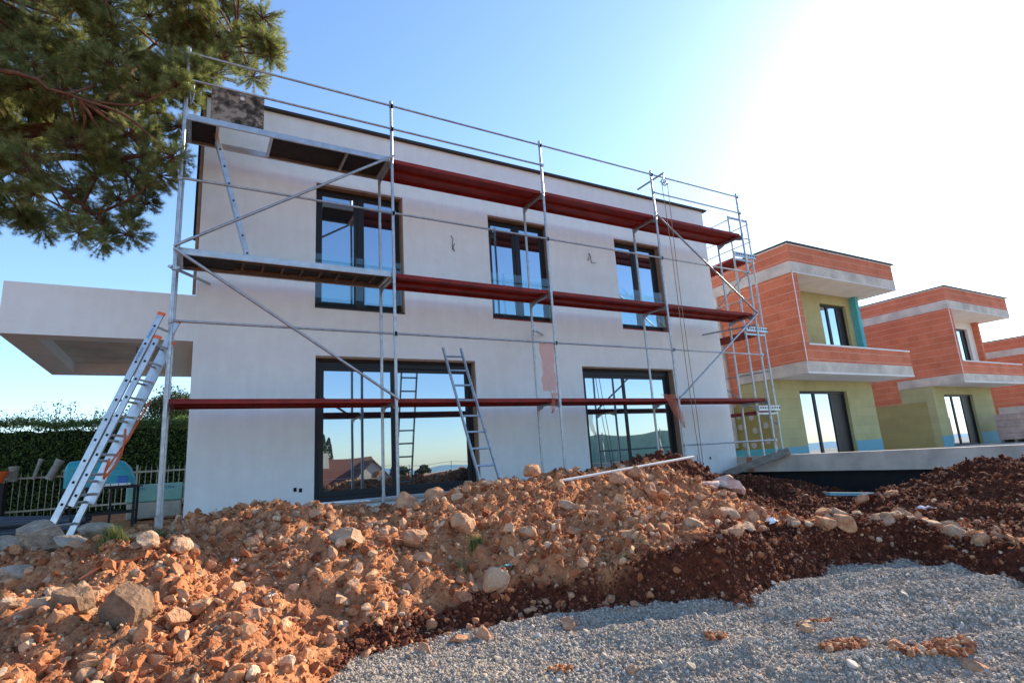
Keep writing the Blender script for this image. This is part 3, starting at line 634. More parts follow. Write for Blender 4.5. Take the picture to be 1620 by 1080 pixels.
# ------------------------------------------------------------------ ladders
def ladder(name, label, base_, top, wv, n, rw=.025, rd=.06, rung=.013, mat_='alu', parent=None, r0=.2, foot=False, gap=None, holes=True, first=0):
    """two rails from base_ to top, wv = vector from first to second rail"""
    bs, tp, wv = Vector(base_), Vector(top), Vector(wv); d = (tp-bs).normalized(); L = (tp-bs).length; up = d.cross(wv.normalized())
    par = parent or empty(name, label, 'ladder', tuple(bs))
    for k in range(2):
        o = wv*k; b = MB(); b.beam(bs+o, tp+o, rw, rd, wv); rl = b.build('rail', M[mat_], par, .003)
        if foot: 
            q = MB(); q.beam(bs+o-d*.05, bs+o+d*.05, rw*1.6, rd*1.2, wv); q.build('rubber_foot', M['black_steel'], rl)
        if holes and k == 0 and parent is None or holes == 2:
            for j in range(n):
                p = bs+o+d*(r0+j*(L-2*r0)/(n-1)); e = wv.normalized()*(rw/2+.0015)*(-1 if k == 0 else 1)
                MB().beam(p+e-d*.014, p+e+d*.014, .003, .026, wv).build('rung_end', M['hole'], rl)
    for j in range(first, n):
        p = bs+d*(r0+j*(L-2*r0)/(n-1)); MB().beam(p+wv.normalized()*rw*.5, p+wv-wv.normalized()*rw*.5, rung*2, rung*1.7, d).build('rung', M[mat_], par)
    return par
# long double extension ladder tied to the left post
b0, t0 = Vector((-1.03, -.18, -.08)), Vector((-.10, -.14, 2.56))
wv = Vector((.17, .36, .0)); wv = wv.normalized()*.39
Lx = ladder('extension_ladder', 'long aluminium extension ladder with orange end caps leaning on the leftmost scaffold post', b0, t0, wv, 11, .028, .075, r0=.18, holes=2)
dl = (t0-b0).normalized(); nn = dl.cross(wv.normalized())
ofs = nn*(-.085) if nn.y > 0 else nn*.085
ladder('', '', b0+dl*.42+ofs+wv*.04, t0-dl*.28+ofs+wv*.04, wv*.86, 9, .026, .07, parent=Lx, r0=.12, holes=2)
for p in (t0, t0+wv, t0-dl*.30+ofs+wv*.04, t0-dl*.30+ofs+wv*.9):
    MB().beam(p-dl*.03, p+dl*.012, .034, .086, wv).build('end_cap', M['orange'], Lx, .004)
MB().beam(b0-wv*.35-Vector((0, 0, .015)), b0+wv*1.35-Vector((0, 0, .015)), .08, .05, (0, 0, 1)).build('stabiliser_bar', M['alu'], Lx, .006)
MB().beam(b0-wv*.42-Vector((0, 0, .015)), b0-wv*.18-Vector((0, 0, .01)), .095, .075, (0, 0, 1)).build('end_cap', M['orange'], Lx, .006)
def text(body, size, loc, rotm, m_, parent, ext=.0006):
    c = bpy.data.curves.new('lettering', 'FONT'); c.body = body; c.size = size; c.align_x = 'CENTER'; c.align_y = 'CENTER'; c.extrude = ext
    t = bpy.data.objects.new('lettering', c); dg = bpy.context.evaluated_depsgraph_get(); col.objects.link(t)
    me_ = bpy.data.meshes.new_from_object(t); bpy.data.objects.remove(t); me_.transform(Matrix.Translation(loc) @ rotm)
    me_.materials.clear(); return link_mesh('lettering', me_, m_, parent)
e_ = -wv.normalized()
for kk, (fr, sz) in enumerate(((.80, .055), (.90, .045))):
    p = b0+(t0-b0)*fr+e_*.0165; xax = dl; zax = e_; yax = zax.cross(xax); rm = Matrix((xax, yax, zax)).transposed().to_4x4()
    text('MARIN', sz, p, rm, M['label_blue'], Lx)
# orange lashing strap round the ladder
st = empty('lashing_strap', 'bright orange webbing strap tied round the lower rungs of the long ladder', 'strap', tuple(b0+dl*.9+wv))
def ribbon(P, w_, parent, name, m_, side=(0, 0, 1), nrm=.003):
    b = MB()
    for p, q in zip(P[:-1], P[1:]): b.beam(p, q, w_, nrm, side)
    return b.build(name, m_, parent)
pA = [b0+dl*f+wv*g+ofs*1.7 for f, g in ((1.72, 1.0), (1.5, .93), (1.22, .86), (.98, .62), (.80, .5))]
ribbon(pA, .035, st, 'webbing', M['orange'], tuple(wv.normalized()))
pB = [b0+dl*f+wv*g+ofs*1.9 for f, g in ((1.34, .38), (1.18, .66), (1.02, .80), (.88, .76), (.74, .54), (.84, .42), (.98, .34))]
ribbon(pB, .04, st, 'webbing', M['orange'], tuple(wv.normalized()))
# ladder between the two upper decks, and the one leaning by the door
ladder('access_ladder', 'aluminium ladder climbing from the middle deck to the top deck hatch at the left end', (.90, .26, 3.52), (.36, .36, 5.62), (.02, .26, 0), 8, .024, .062, r0=.12)
ladder('leaning_ladder', 'plain grey ladder leaning on the lowest red deck before the large sliding door', (4.02, -.66, .02), (3.875, .31, 2.39), (.325, .0, 0), 9, .026, .05, mat_='galv', r0=.17, holes=False)

# ------------------------------------------------------------------ hoist, nets, loose things on the scaffold
HO = empty('rope_hoist', 'grey pulley wheel on a short tube at the scaffold top, its rope hanging down', 'pulley', (8.95, -.3, 6.3))
MB().tube([(8.86, .45, 6.32), (8.86, -.36, 6.32)], .0215, 10).build('bracket', M['galv'], HO)
b = MB(); px_, py_, pz_ = 8.88, -.33, 6.12
ring = [(px_+.075*math.cos(a), py_, pz_+.075*math.sin(a)) for a in np.linspace(0, 2*math.pi, 25)]
b.tube(ring, .013, 8); b.tube([(px_, py_-.02, pz_), (px_, py_+.02, pz_)], .022, 10)
for a in range(4): b.tube([(px_, py_, pz_), (px_+.07*math.cos(a*1.57+.4), py_, pz_+.07*math.sin(a*1.57+.4))], .009, 6)
b.build('wheel', M['galv'], HO)
b = MB(); b.tube([(px_, py_, pz_+.08), (px_, py_, pz_+.19)], .012, 8)
for s_ in (-1, 1): MB().tube([(px_+s_*.12, py_, pz_), (px_+s_*.07, py_, pz_-.01)], .014, 8).build('lug', M['galv'], HO)
b.build('hook', M['galv'], HO)
rng2 = np.random.default_rng(3)
for k, (dx, ex) in enumerate(((-.078, 9.22), (.078, 9.28))):
    P = []
    for t in np.linspace(0, 1, 22):
        P.append((px_+dx+(ex-px_-dx)*t+.02*math.sin(t*7+k*2), py_+(.02-py_)*t*.9, pz_+(-.1-pz_)*t))
    MB().tube(P, .008, 6).build('rope', M['rope'], HO)
MB().tube([(9.2+.05*math.cos(a*2), .0+.03*math.sin(a*3), -.1+.45*a/9) for a in np.linspace(0, 9, 30)], .009, 6).build('rope_end', M['rope'], HO)
def netstrip(label, P, w0, w1, seed):
    rg = np.random.default_rng(seed); n = 14; m_ = 5; V = []; F = []
    P = [Vector(p) for p in P]; k = len(P)-1
    for i in range(n+1):
        t = i/n*k; a = min(int(t), k-1); c = P[a].lerp(P[a+1], t-a); ww = w0+(w1-w0)*(i/n)
        for j in range(m_+1): u = j/m_-.5; V.append((c.x+u*ww+.01*math.sin(i*1.7), c.y+.03*math.sin(j*1.9+i*.6+seed), c.z+.012*math.sin(j*3+seed)))
    for i in range(n):
        for j in range(m_): q = i*(m_+1)+j; F.append((q, q+1, q+m_+2, q+m_+1))
    me = bpy.data.meshes.new('orange_net'); me.from_pydata(V, [], F); me.polygons.foreach_set('use_smooth', [True]*len(F)); o = link_mesh('net_strip', me, M['net'])
    return tag(o, label, 'net strip')
netstrip('broad translucent orange net strip hanging from the guardrail left of the third post', [(5.76, .02, 2.5), (5.73, -.03, 2.0), (5.70, -.06, 1.62)], .30, .26, 1)
netstrip('narrow tail of orange net hooked over the lowest deck by the third post', [(5.80, -.04, 1.6), (5.76, -.06, 1.4), (5.72, -.07, 1.24)], .14, .03, 2)
netstrip('crumpled orange net scrap draped over the lowest deck by the fourth post', [(8.55, -.02, 1.58), (8.62, -.06, 1.42), (8.76, -.07, 1.1), (8.85, -.08, .9)], .42, .02, 3)

# ------------------------------------------------------------------ things by the left fence
FY = 8.0; FN = empty('railing_fence', 'beige steel bar fence with pointed tips in front of the hedge', 'fence', (-1, FY, -.12))
for xa, xb in ((-8.0, -5.6), (-5.6, -3.2), (-3.2, -.8), (-.8, 1.6)):
    b = MB(); b.box(xa+.01, FY-.015, .045, xb-.01, FY+.015, .085); b.box(xa+.01, FY-.015, .74, xb-.01, FY+.015, .78)
    for k in range(int((xb-xa)/.115)):
        xx = xa+.06+k*.115; b.tube([(xx, FY, -.05), (xx, FY, .84), (xx, FY, .90)], [.008, .008, .001], 6); b.tube([(xx, FY, .36+.14*(k % 2)), (xx, FY, .39+.14*(k % 2)), (xx, FY, .42+.14*(k % 2))], [.009, .018, .009], 6)
    b.build('fence_panel', M['fence'], FN); MB().box(xb-.02, FY+.02, -.12, xb+.02, FY+.06, .92).build('post', M['fence'], FN)
# leaves as many small quads
def leaves(name, P, size, m_, parent=None, nrm=None, seed=0, asp=.5):
    rg = np.random.default_rng(seed); n = len(P); Rm = rotmats(rg, n); s = size*rg.uniform(.7, 1.3, n)
    q = np.array([(-1, 0, 0), (0, -asp, .1), (1, 0, 0), (0, asp, .1)])
    V = np.einsum('nij,kj->nki', Rm, q)*s[:, None, None]*.5+P[:, None, :]
    F = np.arange(n*4).reshape(n, 4); me = np_mesh(name, V.reshape(-1, 3), F)
    a = me.attributes.new('rnd', 'FLOAT', 'POINT'); a.data.foreach_set('value', np.repeat(rg.random(n), 4).astype(np.float32))
    return link_mesh(name, me, m_, parent)
HG = empty('hedge', 'tall clipped dark green hedge behind the bar fence', 'hedge', (-3, 9, -.12))
rg = np.random.default_rng(8); n = 74000
x = rg.uniform(-9, 3.5, n); face = rg.random(n); top = 2.0+.10*fbm(x*1.6, x*0+3, 4, .7)+.035*rg.normal(size=n)
y = np.where(face < .68, 8.65+.10*fbm(x*1.6, rg.random(n)*9, 3)+rg.exponential(.16, n), rg.uniform(8.6, 9.8, n)); z = np.where(face < .68, rg.uniform(-.1, 1, n)**1*0+rg.random(n)*(top+.1)-.1, top+rg.exponential(.05, n))
leaves('foliage', np.c_[x, y, z], .055, M['hedgeleaf'], HG, seed=2)
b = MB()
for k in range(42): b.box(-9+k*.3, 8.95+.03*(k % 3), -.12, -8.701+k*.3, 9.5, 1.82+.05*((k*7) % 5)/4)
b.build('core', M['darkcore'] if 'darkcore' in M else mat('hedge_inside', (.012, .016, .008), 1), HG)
b = MB()
for k in range(26): xx = -8.8+k*.48; b.tube([(xx, 9.2, -.15), (xx+.05, 9.1, 1.2)], [.03, .012], 6)
b.build('stems', M['bark'], HG)
def shoots(label, x0, x1, y0, h0, n, seed, name='shrub'):
    rg = np.random.default_rng(seed); s = empty(name, label, 'shrub', ((x0+x1)/2, y0, 0)); b = MB(); P = []
    for k in range(n):
        xx = rg.uniform(x0, x1); yy = y0+rg.uniform(-.2, .2); h = h0*rg.uniform(.85, 1.12); dx = rg.uniform(-.15, .15)
        b.tube([(xx, yy, 0), (xx+dx*.5, yy, h*.6), (xx+dx, yy, h)], [.012, .008, .004], 5)
        for j in range(60): t = rg.uniform(.72, 1); P.append((xx+dx*t+rg.normal()*.07, yy+rg.normal()*.07, h*t+rg.normal()*.03))
    b.build('stems', M['bark'], s); leaves('foliage', np.array(P), .06, M['hedgeleaf'], s, seed=seed)
shoots('wispy green shoots sticking up above the hedge at far left', -3.2, -2.2, 9.3, 2.34, 6, 4)
shoots('yellowish green shoots above the hedge left of the dark tree', -1.9, -1.0, 9.3, 2.22, 6, 5)
# dark tree seen below the carport
def leaf_tree(name, label, x, y, h, r, seed, n=26000, mt='darkleaf', z0=-.1, leaf=.09, squash=.8, cat='tree', group=None):
    rg = np.random.default_rng(seed); t = empty(name, label, cat, (x, y, z0), group); b = MB()
    zc = z0+h-r*squash; b.tube([(x, y, z0), (x+.1, y, z0+(zc-z0)*.6), (x, y, zc)], [.16, .12, .05], 8); C_ = []
    for k in range(38):
        v = rg.normal(size=3); v /= np.linalg.norm(v); rr = rg.uniform(.45, 1.)**.5*r*.82; c = (x+v[0]*rr, y+v[1]*rr, zc+v[2]*rr*squash); C_.append((c, rg.uniform(.22, .4)*r))
        b.tube([(x, y, zc-r*.4), ((x+c[0])/2, (y+c[1])/2, (zc+c[2])/2-.1), c], [.05, .03, .01], 5)
    b.build('trunk', M['bark'], t); P = []
    for c, q in C_:
        m_ = n//38; v = rg.normal(size=(m_, 3)); v /= np.linalg.norm(v, axis=1)[:, None]; P.append(np.array(c)+v*(q*rg.random((m_, 1))**.4)*np.array([1, 1, .75]))
    leaves('crown', np.concatenate(P), leaf, M[mt], t, seed=seed+1); return t
leaf_tree('dark_tree', 'dense dark tree behind the hedge, seen below the carport roof', -.55, 13.5, 3.7, 1.75, 21, leaf=.08)
leaf_tree('olive_tree', 'pale green tree behind the hedge close to the house corner', .35, 11.2, 2.6, .8, 23, n=9000, mt='hedgeleaf', leaf=.07)
# turquoise tank on a black steel table
TB = empty('steel_table', 'black steel work table under the turquoise tank', 'table', (-.8, 2.3, -.12))
MB().box(-1.28, 2.05, .44, -.34, 2.75, .48).build('tabletop', M['black_steel'], TB, .004)
for xx in (-1.24, -.40):
    for yy in (2.09, 2.71): MB().box(xx-.018, yy-.018, -.12, xx+.018, yy+.018, .439).build('leg', M['black_steel'], TB)
for yy in (2.09, 2.71): MB().box(-1.22, yy-.012, .08, -.42, yy+.012, .105).build('stretcher', M['black_steel'], TB)
MB().box(-.70, 2.10, -.12, -.672, 2.13, .439).build('leg', M['black_steel'], TB)
TK = bpy.data.meshes.new('tank'); bm = bmesh.new(); NS = 13
prof = [(-.0, .485, .62, .30), (.06, .485, .7, .36)]
V = []; secs = [(-1.25, .80, .60), (-1.22, .86, .62), (-.95, .88, .62), (-.72, .88, .62), (-.58, .84, .60), (-.49, .74, .56), (-.43, .58, .50)]
for (xx, zt, dp) in secs:
    y0_, y1_ = 2.38-dp/2, 2.38+dp/2; r_ = .07
    for yy, zz in ((y0_, .485), (y0_-.01, .60), (y0_, zt-.08), (y0_+.05, zt-.02), (y0_+.12, zt), (y1_-.12, zt), (y1_-.05, zt-.02), (y1_, zt-.08), (y1_+.01, .60), (y1_, .485)): V.append(bm.verts.new((xx, yy, zz)))
k = 10
for i in range(len(secs)-1):
    for j in range(k): bm.faces.new((V[i*k+j], V[i*k+(j+1) % k], V[(i+1)*k+(j+1) % k], V[(i+1)*k+j]))
bm.faces.new(V[:k][::-1]); bm.faces.new(V[-k:]); bmesh.ops.recalc_face_normals(bm, faces=bm.faces); bm.to_mesh(TK); bm.free()
tko = link_mesh('water_tank', TK, M['tank']); tko.modifiers.new('bevel', 'BEVEL').width = .015; tag(tko, 'rounded turquoise plastic tank standing on the black table behind the long ladder', 'tank')
MB().box(-.62, 2.068, .50, -.50, 2.079, .62).build('print', M['label_blue'], tko)
for zz in (.62, .74): MB().box(-1.2, 2.05, zz, -.5, 2.062, zz+.006).build('groove', M['label_blue'] if 0 else M['turq'], tko)
wb = MB().box(-.86, 2.02, .482, -.45, 2.05, .515).build('white_bar', M['white_plastic'], None, .002); tag(wb, 'white plastic bar with dark holes lying along the table edge', 'bar')
for k in range(4): MB().box(-.80+k*.1, 2.0165, .488, -.79+k*.1, 2.0195, .509).build('hole', M['hole'], wb)
# wrapped insulation pack
IP = empty('insulation_pack', 'plastic wrapped pack of insulation boards, mint green above and cream below, beside the house corner', 'insulation pack', (-.2, 3.7, -.1))
MB().box(-.62, 3.5, .18, .2, 4.1, .47).build('upper_pack', mat('mint_wrap', (.30, .58, .50), .35, 0, .2, 5, .01), IP, .02); MB().box(-.60, 3.52, -.1, .2, 4.08, .179).build('lower_pack', mat('cream_wrap', (.55, .52, .44), .4, 0, .3, 6, .012), IP, .03)
rx = Matrix.Rotation(R(90), 4, 'X')
text('XPS Plus', .06, Vector((-.03, 3.494, .40)), rx, M['label_blue'], IP); text('XPS Plus', .045, Vector((-.42, 3.494, .40)), rx, M['label_blue'], IP)
# conduits on the ground, one object each
for k in range(13):
    yy = 1.55+.13*(k % 7)+.02*(k % 3); zz = -.085+.085*(k//7)+.05+(.02 if k % 2 else 0); r_ = .042 if k % 3 else .034; hi = .30+.03*k if k > 8 else 0
    b = MB(); b.tube([(-3.9+.07*k, yy+.1, zz+.02+hi*.25), (-2.2, yy+.02, zz+.02+hi*.1), (-.98-.05*(k % 4), yy-.05, zz)], r_, 10, caps=False); b.tube([(-.98-.05*(k % 4), yy-.05, zz), (-.9-.05*(k % 4), yy-.052, zz)], [r_+.005, r_+.005], 10, caps=False)
    tag(b.build('conduit_pipe', M['conduit']), 'dark grey plastic pipe in the loose bundle on the ground at far left', 'pipe', 'pipe bundle by the fence')
# grey fittings stuck on the fence top
def fitting(x, z, h, r_, lean, label, m_='grey_pvc'):
    b = MB(); y = FY-.1; p0 = Vector((x, y, z)); p1 = p0+Vector((lean, 0, h)); d = p1-p0
    b.tube([p0, p0+d*.8, p0+d*.81, p1], [r_, r_, r_*1.18, r_*1.18], 14, caps=False); b.tube([p1, p0+d*.2], [r_*1.05, r_*.9], 14, caps=False)
    if h < .25: b.tube([p0+d*.5, p0+d*.5+Vector((.13, 0, .06)), p0+d*.5+Vector((.2, 0, .0))], r_*.9, 10)
    tag(b.build('pipe_fitting', M[m_]), label, 'pipe fitting')
fitting(-2.42, .70, .42, .075, .18, 'wide grey pipe end pointing up on the fence, tallest of the fittings')
fitting(-2.68, .72, .44, .035, .10, 'slim grey pipe upright on the fence with a white collar')
fitting(-2.10, .72, .18, .075, .0, 'squat grey elbow fitting right of the wide pipe end')
fitting(-1.93, .72, .16, .04, .02, 'small pale fitting in the middle of the row on the fence')
fitting(-1.74, .72, .15, .07, .04, 'broad grey fitting beside the thin white rod')
fitting(-3.02, .70, .32, .08, .0, 'grey double socket fitting above the orange bucket rim')
fitting(-1.5, .76, .30, .03, .0, 'short beige pipe stub next to the turquoise tank')
tag(MB().tube([(-1.62, FY-.08, .3), (-1.60, FY-.08, 1.05)], .012, 8).build('thin_rod', M['white_plastic']), 'thin white rod standing upright at the fence left of the tank', 'rod')
b = MB(); b.tube([(-3.24, FY-.35, .68), (-3.20, FY-.35, .92)], [.11, .15], 18, caps=False); b.tube([(-3.20, FY-.35, .90), (-3.20, FY-.35, .92)], [.158, .158], 18, caps=False); tag(b.build('orange_bucket', M['orange']), 'orange bucket on the post at the far left edge', 'bucket')
tag(MB().box(-3.32, FY-.48, -.12, -3.06, FY-.22, .675).build('dark_post', M['black_steel'], None, .01), 'dark stand below the orange bucket at the far left edge', 'stand')

# ------------------------------------------------------------------ loose things on the soil
def rod(name, label, cat, P, r_, m_): tag(MB().tube(P, r_, 10).build(name, M[m_]), label, cat)
rod('white_pole', 'long pale pole lying across the top of the mound below the second sliding door', 'pole', [(4.22, -2.32, .20), (6.65, -2.25, .37)], .017, 'white_plastic')
rod('thin_batten', 'thin whitish batten lying on the soil left of the large sliding door', 'batten', [(1.02, -1.4, .16), (2.3, -.9, .10)], .011, 'white_plastic')
b = MB(); b.beam((10.95, .95, -.18), (11.75, -.28, .30), .13, .035, (0, .3, 1)); b.beam((11.05, 1.0, -.12), (11.82, -.22, .34), .09, .03, (0, .3, 1))
tag(b.build('wooden_plank', M['plank'], None, .004), 'weathered wooden planks leaning against the terrace edge', 'plank')
b = MB(); zz = gz(9.4, -2.8)+.20; b.beam((9.12, -2.62, zz+.05), (9.75, -2.95, zz), .13, .05, (0, 1, 0)); tag(b.build('foam_strip', M['cyan'], None, .004), 'light blue foam strip lying in the dark pit', 'foam strip')
def scrap(x, y, s, m_, label, cat, seed, name):
    rg = np.random.default_rng(seed); bm_ = []; n = 5; V = []; F = []
    for i in range(n):
        for j in range(n): V.append(((i/(n-1)-.5)*s*(1+.2*rg.normal()), (j/(n-1)-.5)*s*.6, rg.uniform(0, .35)*s))
    for i in range(n-1):
        for j in range(n-1): F.append((i*n+j, (i+1)*n+j, (i+1)*n+j+1, i*n+j+1))
    me = bpy.data.meshes.new(name); me.from_pydata(V, [], F); o = link_mesh(name, me, m_); o.location = (x, y, gz(x, y)+.025); o.rotation_euler = (rg.uniform(.2, .6), 0, rg.uniform(0, 6)); so_ = o.modifiers.new('thickness', 'SOLIDIFY'); so_.thickness = .002; tag(o, label, cat)
scrap(3.63, -3.83, .07, M['cyan'], 'small turquoise plastic scrap on the mound below the fallen pole', 'scrap', 1, 'plastic_scrap')
scrap(2.72, -3.66, .08, M['cyan'], 'pale blue plastic scrap among clods just above the dark cut bank', 'scrap', 2, 'plastic_scrap')
scrap(.87, -3.6, .06, M['paper'], 'crumpled white paper on the soil left of the dark cut bank', 'scrap', 3, 'paper_scrap')
scrap(5.28, -4.40, .13, M['paper'], 'torn white foil at the edge of the big dark cut bank', 'scrap', 4, 'foil_scrap')
scrap(.66, -2.9, .08, M['paper'], 'white crumb of paper below the grass clump on the left slope', 'scrap', 5, 'paper_scrap')
scrap(8.45, -4.3, .22, M['paper'], 'white powder bag remnant in the dark pit on the right', 'scrap', 6, 'paper_scrap')
b = MB(); P = [(-.30, -3.2), (-.16, -3.17), (-.02, -3.14), (.08, -3.12), (.16, -3.08), (.24, -3.2)]
P = [(x, y, gz(x, y)+.035+.015*(i % 2)) for i, (x, y) in enumerate(P)]
for p, q in zip(P[:-1], P[1:]): b.beam(p, q, .035, .006, (.2, 1, .3))
tag(b.build('orange_tape', M['orange']), 'orange plastic tape half buried in the soil below the grass clump', 'tape')

# ------------------------------------------------------------------ single stones
SD = [
 (2.74, -1.98, .30, 'stone', 'large tan block with a pointed top on the mound crest before the big sliding door', .85, .05, .75),
 (2.42, -1.85, .30, 'stone', 'squat tan boulder left of the pointed block on the mound crest', .8, .0, .9),
 (1.53, -2.98, .31, 'palestone', 'big round topped pale boulder on the left half of the slope', .55, .03, .8),
 (2.18, -2.98, .26, 'stone', 'flat sided brown rock at mid slope right of the round topped boulder', .7, .0, .8),
 (2.63, -3.02, .27, 'stone', 'broad tan rock face in the middle of the mound slope', .8, .0, .85),
 (2.13, -3.25, .22, 'stone', 'roundish orange rock below the flat sided brown rock', .75, .02, .9),
 (3.05, -3.44, .20, 'stone', 'knobbly orange stone right of the small grass tuft', .75, .02, .9),
 (4.01, -2.07, .26, 'stone', 'slanting orange stone crowning the left peak of the mound', .7, .08, .6),
 (1.45, -1.75, .22, 'palestone', 'pale stone on the crest at the foot of the thin batten', .7, .0, .9),
 (2.47, -3.9, .25, 'palestone', 'pale streaked block set in the dark cut bank', .8, .02, .7),
 (4.40, -4.25, .18, 'palestone', 'small pale stone above the corner of the dark cut bank', .7, .0, .9),
 (4.48, -4.62, .22, 'stone', 'upright tan slab at the corner of the big cut bank', 1.0, .0, .6),
 (4.83, -4.45, .26, 'palestone', 'long pale slab tipped over the corner of the big cut bank', .5, .05, .6),
 (5.30, -3.9, .28, 'palestone', 'pale angular rock near the right shoulder of the mound', .55, .05, .6),
 (6.85, -2.62, .50, 'whitestone', 'large white and pink boulder at the right end of the mound crest', .5, .04, .7),
 (6.50, -2.60, .30, 'whitestone', 'white wedge stone just left of the large white and pink boulder', .45, .04, .7),
 (5.39, -2.44, .28, 'stone', 'tan rock just under the middle of the fallen pole', .7, .02, .8),
 (4.75, -2.86, .24, 'stone', 'tan rock at upper slope below the left end of the fallen pole', .7, .02, .8),
 (4.92, -3.14, .26, 'stone', 'pointed tan rock under the fallen pole on the upper slope', .9, .02, .7),
 (5.86, -4.59, .20, 'stone', 'first tan stone of the row along the bench above the gravel', .8, .0, .9),
 (6.05, -4.65, .25, 'stone', 'largest tan block in the row along the bench above the gravel', .75, .02, .7),
 (8.45, -3.55, .20, 'stone', 'single orange rock beside the light blue foam strip', .6, .03, .8),
 (9.6, -3.35, .32, 'stone', 'tan slab leaning in the pit right of the foam strip', .5, .03, .4),
 (-.60, -.15, .32, 'greystone', 'big grey boulder behind the foot of the long ladder', .62, .05, .9),
 (-.78, -1.74, .38, 'greystone', 'largest grey boulder in the heap below the long ladder', .65, .03, .9),
 (-1.30, -.35, .27, 'greystone', 'grey boulder at the far left edge beside the pipe bundle', .75, .03, .9),
 (-1.05, -1.3, .26, 'greystone', 'grey boulder between the left edge and the largest boulder', .7, .02, .9),
 (-.51, -2.1, .26, 'greystone', 'rounded grey stone in front of the largest grey boulder', .7, .02, .9),
 (-.75, -2.64, .24, 'greystone', 'low grey stone at the left edge below the boulders', .6, .0, .9),
 (-.42, -1.2, .27, 'greystone', 'grey boulder touching the left side of the grass clump', .65, .03, .9),
 (.06, -2.95, .30, 'palestone', 'long pale slab lying under the grass clump', .4, .04, .5),
 (.28, -2.98, .24, 'palestone', 'white weathered slab right of the long pale slab', .45, .04, .6),
 (-.22, -3.85, .26, 'clodbig', 'dark crusted clod of earth on the left foreground, smaller of two', .75, .02, .8),
 (.05, -4.05, .30, 'clodbig', 'largest dark crusted clod of earth in the left foreground', .85, .02, .8),
 (.29, -4.14, .24, 'stone', 'flat tan slab beside the largest dark clod', .45, .03, .55),
 (.33, -4.38, .09, 'palestone', 'small cream brick shaped stone below the flat tan slab', .5, .0, .6),
 (.43, -4.0, .13, 'stone', 'tan cube shaped stone right of the flat tan slab', .8, .0, .9),
 (-.37, -3.43, .15, 'palestone', 'cream angular stone at the left edge of the foreground', .6, .0, .7),
 (-.44, -3.66, .13, 'palestone', 'pale flat stone below the cream angular stone at left', .5, .0, .7),
 (.99, -3.71, .09, 'palestone', 'small cream stone just left of the dark cut bank', .7, .0, .8),
 (2.16, -4.3, .15, 'stone', 'tan stone at the foot of the cut bank touching the gravel', .75, .0, .8),
 (1.98, -4.27, .12, 'stone', 'orange stone left of the tan stone at the foot of the bank', .8, .0, .8),
 (1.72, -4.33, .11, 'stone', 'orange stone where the gravel meets the dark bank', .8, .0, .8),
 (2.75, -4.5, .13, 'stone', 'tan stone lying alone on the gravel edge', .7, .0, .8),
 (3.74, -5.7, .07, 'palestone', 'whitish cobble standing out on the middle of the gravel', .9, .0, .9),
 (4.0, -6.08, .09, 'stone', 'orange tinted stone on the right part of the gravel', .7, .0, .7),
 (3.95, -6.48, .18, 'stone', 'orange tan flat rock sunk in the gravel at lower right', .35, .0, .6),
 (2.5, -5.45, .07, 'palestone', 'pale cobble in the gravel at bottom centre', .8, .0, .9),
]
M['clodbig'] = mat('crusted_soil', (.27, .17, .11), .97, 0, .5, 14, .02, .08, 30)
for x, y, s, mm, lab, fl, dz, asp in SD:
    rock(x, y, s, M[mm], lab, flat=fl, dz=dz, asp=asp, name='clod' if mm == 'clodbig' else 'boulder' if s > .33 else 'stone', cat='clod' if mm == 'clodbig' else 'stone', tilt=.35)
rr = random.Random(9)
def many(n, x0, x1, y0, y1, cond, smin, smax, mts, label, group, flat=(.45, .85), dz=0):
    k = 0; g = 0
    while k < n and g < 5000:
        g += 1; x = rr.uniform(x0, x1); y = rr.uniform(y0, y1)
        if not cond(np.array([x]), np.array([y]))[0]: continue
        s = smin+(smax-smin)*rr.random()**2; rock(x, y, s, M[rr.choice(mts)], label, group, rr.uniform(*flat), dz=dz, asp=rr.uniform(.55, 1), sub=2 if s < .15 else 3); k += 1
many(60, -.6, 1.6, -5.0, -2.0, lambda x, y: (edge_dist(x, y) > .1), .05, .13, ['stone', 'palestone', 'palestone'], 'small tan stone on the sunlit left soil slope', 'stones on the left slope')
many(95, 1.2, 6.9, -4.2, -1.7, lambda x, y: (edge_dist(x, y) > .3) & (moist_at(x, y) < .4), .06, .17, ['stone', 'stone', 'palestone'], 'tan stone embedded in the slope of the red mound', 'stones on the mound')
many(48, 5.0, 8.6, -5.6, -4.3, lambda x, y: (edge_dist(x, y) > .22) & (edge_dist(x, y) < .62), .09, .2, ['stone', 'palestone', 'palestone'], 'stone of the row along the bench above the gravel', 'stones on the bench')
many(45, -1.9, -.2, -2.8, .5, lambda x, y: x < 9, .08, .22, ['greystone'], 'lesser grey stone in the heap around the foot of the long ladder', 'grey stones at left')
many(22, 7.6, 11.2, -4.6, .2, lambda x, y: x < 19, .06, .16, ['stone', 'palestone'], 'stone scattered in the dark pit before the terrace', 'stones in the pit')
many(16, 1.3, 3.8, -4.8, -4.0, lambda x, y: np.abs(edge_dist(x, y)) < .10, .05, .12, ['stone'], 'orange stone at the foot of the dark cut bank', 'stones at the gravel edge')
